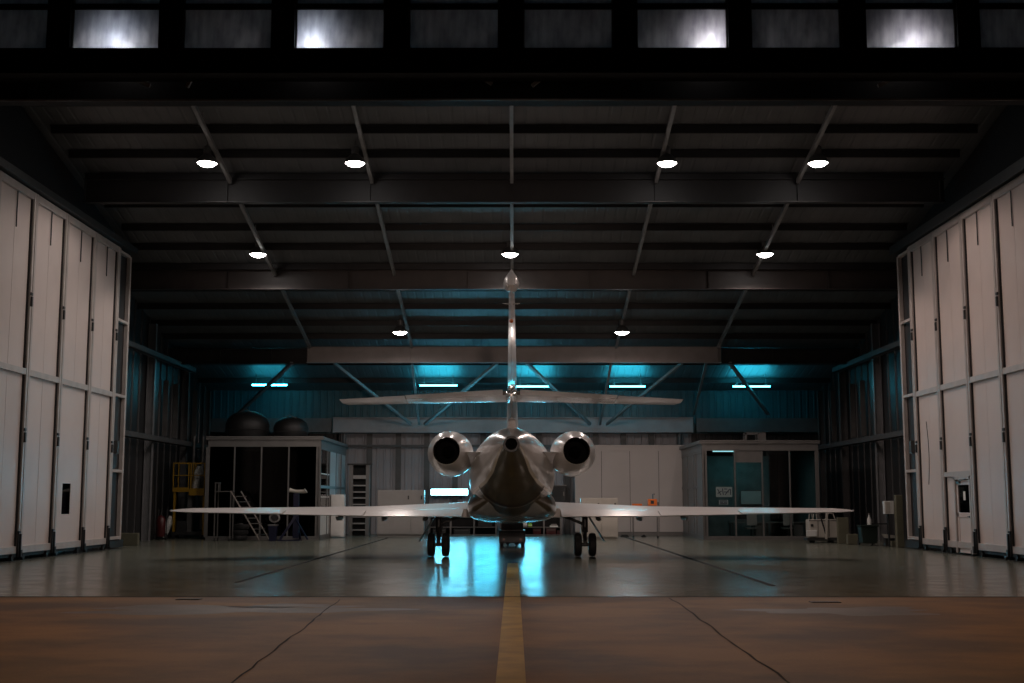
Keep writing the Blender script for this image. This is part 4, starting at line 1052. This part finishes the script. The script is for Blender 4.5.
# tip pod: spade shaped
b = MB(); zt0 = hz(292, 30.1); ztip = hz(265, 30.1)
rings = []
for k, (u, r) in enumerate(((0, .05), (.06, .12), (.18, .18), (.36, .20), (.55, .17), (.75, .10), (.92, .035), (1, .008))):
    z = zt0 + (ztip - zt0) * u; rings.append([(JX + r * math.cos(a), 30.1 + .55 * u + r * 2.6 * math.sin(a), z) for a in [2 * math.pi * q / 24 for q in range(24)]])
b.loft(rings, True).build('fin_tip_fairing', 'paint_white', fin, smooth=True)
for s in (-1, 1): MB().lathe([(-.05, .01), (0, .035), (.05, .03)], (JX + s * .09, 29.68, zt0 + .10), 'Y', 12, True).build('position_light', 'bare_metal', fin, smooth=True)
z = hz(302, 30); b = MB().tube([(JX - .21, 30.2, z), (JX, 30.35, z), (JX + .21, 30.2, z)], [.012, .02, .012], 8); b.build('whisker_antenna', 'bare_metal', fin, smooth=True)
MB().lathe([(-.05, .02), (0, .05), (.05, .04)], (JX, 29.98, hz(321, 30)), 'Y', 12, True).build('strobe', 'orange_plastic', fin)
# engines
for s in (-1, 1):
    ex, ez = JX + s * 1.70, 2.96
    na = MB().lathe([(-.05, .345), (-.06, .36), (.15, .425), (.7, .53), (1.5, .60), (2.3, .625), (3.2, .61), (3.8, .55), (4.0, .50), (4.02, .47), (3.9, .44), (3.2, .42)], (ex, 32.85, ez), 'Y', 48).build('engine_nacelle', 'paint_white', jet, smooth=True)
    MB().lathe([(-.055, .362), (-.065, .345), (.0, .33), (.5, .33)], (ex, 32.85, ez), 'Y', 48).build('nozzle_lip', 'bare_metal', na, smooth=True)
    MB().lathe([(.0, .335), (1.0, .325), (1.0, .0)], (ex, 32.85, ez), 'Y', 40).build('exhaust_duct', 'exhaust', na, smooth=True)
    MB().lathe([(.15, .005), (.5, .10), (.95, .17)], (ex, 32.85, ez), 'Y', 24, True).build('exhaust_cone', 'exhaust', na, smooth=True)
    MB().lathe([(2.9, .43), (3.1, .0)], (ex, 32.85, ez), 'Y', 40).build('fan', 'gear_dark', na, smooth=True)
    MB().lathe([(3.82, .548), (3.98, .512), (4.03, .49), (4.02, .468), (3.9, .452)], (ex, 32.86, ez), 'Y', 48).build('intake_lip', 'bare_metal', na, smooth=True)
    # panel line with latches
    MB().lathe([(1.0, .572), (1.03, .575)], (ex, 32.85, ez), 'Y', 48).build('cowl_seam', 'steel_grey', na, smooth=True)
    rings = []
    for xx_, y0, y1 in ((.55, 33.0, 36.2), (1.0, 33.1, 36.1), (1.35, 33.3, 35.9)):
        ring = []
        for u, tz in foil(0, 1, 10): ring.append((JX + s * xx_, y0 + (y1 - y0) * (1 - u), ez - .02 + tz * .24 - .07 * (1 - u) * 0 - .10 * (1 - (1 - u)) * 0 - .09 * (y1 - y0) * (1 - u)))
        rings.append(ring)
    b = MB(); b.loft(rings, True).build('engine_pylon', 'paint_white', jet, smooth=True)
# main gear
for s in (-1, 1):
    gx = JX + s * 2.2; gy = 38.0
    g = MB().tube([(gx, gy, .36), (gx, gy, .75)], .06, 14).tube([(gx, gy, .72), (gx, gy + .05, 1.32)], .09, 14).tube([(gx - .22, gy, .36), (gx + .22, gy, .36)], .055, 12).build('main_landing_gear', 'gear_dark', jet, smooth=True)
    for dx in (-.215, .215):
        w = MB().lathe([(-.10, .16), (-.11, .27), (-.085, .335), (0, .355), (.085, .335), (.11, .27), (.10, .16)], (gx + dx, gy, .355), 'X', 36, True).build('wheel', 'rubber', g, smooth=True)
        MB().lathe([(-.115, .02), (-.112, .14), (-.09, .17), (.09, .17), (.112, .14), (.115, .02)], (gx + dx, gy, .355), 'X', 24, True).build('hub', 'steel_grey', w, smooth=True)
    MB().tube([(gx, gy, .95), (gx - s * .75, gy + .1, 1.25)], .045, 10).build('side_brace', 'gear_dark', g, smooth=True)
    MB().tube([(gx, gy - .08, .50), (gx, gy - .22, .68), (gx, gy - .08, .86)], .03, 8).build('torque_link', 'gear_dark', g)
    b = MB(); p0 = (gx + s * .10, 1.22); p1 = (gx + s * .58, .45)
    rg = [[(p[0] + dx, yy, p[1]) for dx in (-.012, .012)] for p in (p0, p1) for yy in (0,)]
    b.loft([[(p0[0] - .012, gy - .45, p0[1]), (p0[0] + .012, gy - .45, p0[1]), (p0[0] + .012, gy + .45, p0[1]), (p0[0] - .012, gy + .45, p0[1])],
            [(p1[0] - .012, gy - .35, p1[1]), (p1[0] + .012, gy - .35, p1[1]), (p1[0] + .012, gy + .35, p1[1]), (p1[0] - .012, gy + .35, p1[1])]], True)
    b.build('gear_door', 'gear_dark', g)
    MB().tube([(gx - s * .05, gy - .05, 1.2), (gx - s * .12, gy - .08, .9), (gx - s * .05, gy - .1, .5)], .012, 6).build('brake_hose', 'rubber', g)
# nose gear
gy = 47.2
g = MB().tube([(JX, gy, .25), (JX, gy, .7)], .05, 12).tube([(JX, gy, .68), (JX, gy + .1, 1.4)], .075, 12).tube([(JX - .17, gy, .25), (JX + .17, gy, .25)], .04, 10).build('nose_landing_gear', 'gear_dark', jet, smooth=True)
for dx in (-.16, .16):
    w = MB().lathe([(-.07, .12), (-.08, .2), (0, .25), (.08, .2), (.07, .12)], (JX + dx, gy, .25), 'X', 28, True).build('wheel', 'rubber', g, smooth=True)
    MB().lathe([(-.085, .02), (-.08, .1), (.08, .1), (.085, .02)], (JX + dx, gy, .25), 'X', 18, True).build('hub', 'steel_grey', w, smooth=True)
for s in (-1, 1): MB().box(JX + s * .32 - .01, JX + s * .32 + .01, gy - .4, gy + .5, .85, 1.25).build('gear_door', 'paint_white', g)
# tow tractor in front of the nose gear
ty = 44.9
t = thing('tow_tractor', 'low black tow tractor under the nose of the jet', 'tractor', (JX, ty, 0))
MB().box(JX - .47, JX + .47, ty, ty + 1.4, .17, .60).build('body', 'black_steel', t, bevel=.03)
MB().box(JX - .48, JX + .48, ty - .02, ty + 1.42, .60, .62).build('deck', 'steel_grey', t, bevel=.005)
MB().box(JX - .40, JX + .40, ty + .5, ty + .9, .62, .86).build('console', 'black_steel', t, bevel=.02)
for s in (-1, 1):
    for y in (ty + .35, ty + 1.1): MB().lathe([(-.07, .12), (-.05, .16), (.05, .16), (.07, .12)], (JX + s * .38, y, .16), 'X', 20, True).build('wheel', 'rubber', t, smooth=True)
    MB().lathe([(-.02, .04), (0, .04)], (JX + s * .3, ty, .3), 'Y', 12, True).build('rear_lamp', 'lamp_red', t)
MB().bar((JX, ty + 1.4, .32), (JX, gy - .27, .25), .06).build('tow_bar', 'gear_dark', t)

# ------------------------------------------------------------------ high bay lamps
def lampmesh():
    t = thing('high_bay_lamp', '', 'lamp', (0, 0, 0), 'high bay lamps under the roof')
    MB().lathe([(.0, .30), (.02, .31), (.14, .27), (.26, .15), (.30, .09)], (0, 0, 0), n=28).build('reflector', 'lamp_housing', t, smooth=True)
    MB().lathe([(.28, .10), (.30, .115), (.52, .115), (.56, .06)], (0, 0, 0), n=20, caps=True).build('ballast_housing', 'lamp_housing', t, smooth=True)
    MB().lathe([(-.11, .0), (-.10, .10), (-.06, .21), (.012, .298)], (0, 0, 0), n=28).build('lens', 'lamp_glow', t, smooth=True)
    MB().tube([(0, 0, .55), (0, 0, .75)], .015, 6).build('hanger', 'steel_grey', t)
    return t
proto = lampmesh()
ROWS = [(37.4, 163.5, (207, 355, 667, 818), ('front row lamp, outermost left', 'front row lamp, left of the fin', 'front row lamp, right of the fin', 'front row lamp, outermost right')),
        (45.0, 254.5, (258, 510, 765), ('middle row lamp at left', 'middle row lamp straight above the tail fin', 'middle row lamp at right')),
        (51.6, 332.5, (400, 622), ('rear row lamp left of the fin', 'rear row lamp right of the fin'))]
first = True
LAMP_W = 540
def spot(loc, w, ang=155, col=(1, .9, .84), name='lamp_light', r=.2):
    l = bpy.data.lights.new(name, 'SPOT'); l.energy = w; l.color = col; l.spot_size = R(ang); l.spot_blend = .25; l.shadow_soft_size = r
    o = bpy.data.objects.new(name, l); COL.objects.link(o); o.location = loc; return o
for Y, py, pxs, labs in ROWS:
    for px, lb in zip(pxs, labs):
        o = proto if first else copy_tree(proto)
        first = False
        p = at(px, py, Y); o.location = p; o['label'] = 'bright round high bay lamp, ' + lb
        q = roof_z(Y) - p.z
        s_ = spot((p.x, p.y, p.z - .13), LAMP_W, 174 if Y > 50 else 154, (1, .87, .80) if px < 500 else (1, .78, .69) if px > 520 else (1, .85, .78))
for px in lamps0:
    o = copy_tree(proto); p = at(px, 48, YH + .62); o.location = (p.x, p.y, p.z + .06)
    o['label'] = 'high bay lamp behind bright frosted window, ' + {123: 'first on the left', 316: 'left of centre', 708: 'right of centre', 905: 'last on the right'}[px]
    l = bpy.data.lights.new('lamp_light', 'SPOT'); l.spot_size = R(160); l.spot_blend = .3; l.energy = 26 if px in (123, 905) else 31; l.color = (.86, .9, 1) if px < 500 else (1, .9, .92); l.shadow_soft_size = .05
    q = bpy.data.objects.new('lamp_light', l); COL.objects.link(q); q.location = (p.x, p.y - .36, p.z - .02); q.rotation_euler = (R(-92), 0, 0)

# teal tube lights under the rear roof
tubes = [(252, 287, 385, 'first from the left, dimmer'), (420, 457, 385.5, 'left of the fin'), (516, 551, 386.5, 'just right of the fin'), (610, 645, 386.5, 'right of the right engine'), (733, 770, 386.5, 'last on the right')]
YTb = 60.6
proto = None
for a_, c_, py, lb in tubes:
    xa, xb = at(a_, py, YTb).x, at(c_, py, YTb).x; z = hz(py, YTb)
    t = thing('tube_light', 'blue white tube light under the rear roof, ' + lb, 'tube light', ((xa + xb) / 2, YTb, z), 'tube lights under the rear roof')
    MB().box(xa - .03, xb + .03, YTb - .05, YTb + .05, z + .035, z + .08).build('fitting', 'cabinet_grey', t)
    MB().tube([(xa, YTb, z), (xb, YTb, z)], .035, 10).build('tube', 'tube_glow', t)
    MB().bar((xa + .2, YTb, z + .08), (xa + .2, YTb, roof_z(YTb) - .03), .02).build('hanger', 'steel_grey', t)
    MB().bar((xb - .2, YTb, z + .08), (xb - .2, YTb, roof_z(YTb) - .03), .02).build('hanger', 'steel_grey', t)
    l = bpy.data.lights.new('tube_light_glow', 'AREA'); l.shape = 'RECTANGLE'; l.size = xb - xa; l.size_y = .1
    l.energy = 58 if a_ > 300 else 12; l.color = (.03, .60, .85)
    o = bpy.data.objects.new('tube_light_glow', l); COL.objects.link(o); o.location = ((xa + xb) / 2, YTb, z + .1); o.rotation_euler = (math.pi, 0, 0)

# ------------------------------------------------------------------ outside: sodium street lamps over the apron, added fill behind the viewer
for x, e in ((-9, 900), (9, 900)):
    l = bpy.data.lights.new('street_lamp_light', 'SPOT'); l.energy = e; l.color = (1, .47, .10); l.spot_size = R(130); l.spot_blend = .6; l.shadow_soft_size = .4
    o = bpy.data.objects.new('street_lamp_light', l); COL.objects.link(o); o.location = (x, 17, 10.0)

l = bpy.data.lights.new('jet_fill_light', 'SPOT'); l.energy = 8500; l.color = (1, .76, .64); l.spot_size = R(19); l.spot_blend = .7; l.shadow_soft_size = .5
o = bpy.data.objects.new('jet_fill_light', l); COL.objects.link(o); o.location = (2, -14, 5)  # unseen fill light added to brighten the jet's rear faces
o.rotation_euler = (Vector((0, 34, 4.6)) - Vector((2, -14, 5))).to_track_quat('-Z', 'Y').to_euler()
w = bpy.data.worlds.new('night'); sc.world = w; w.use_nodes = True
w.node_tree.nodes['Background'].inputs[0].default_value = (.35, .28, .3, 1); w.node_tree.nodes['Background'].inputs[1].default_value = .003

vs = sc.view_settings
sc.display_settings.display_device = 'sRGB'
vs.view_transform = 'Standard'; vs.look = 'None'; vs.exposure = 0; vs.gamma = 1; vs.use_curve_mapping = False
sc.cycles.use_denoising = True
sc.cycles.max_bounces = 6
sc.cycles.sample_clamp_indirect = 4
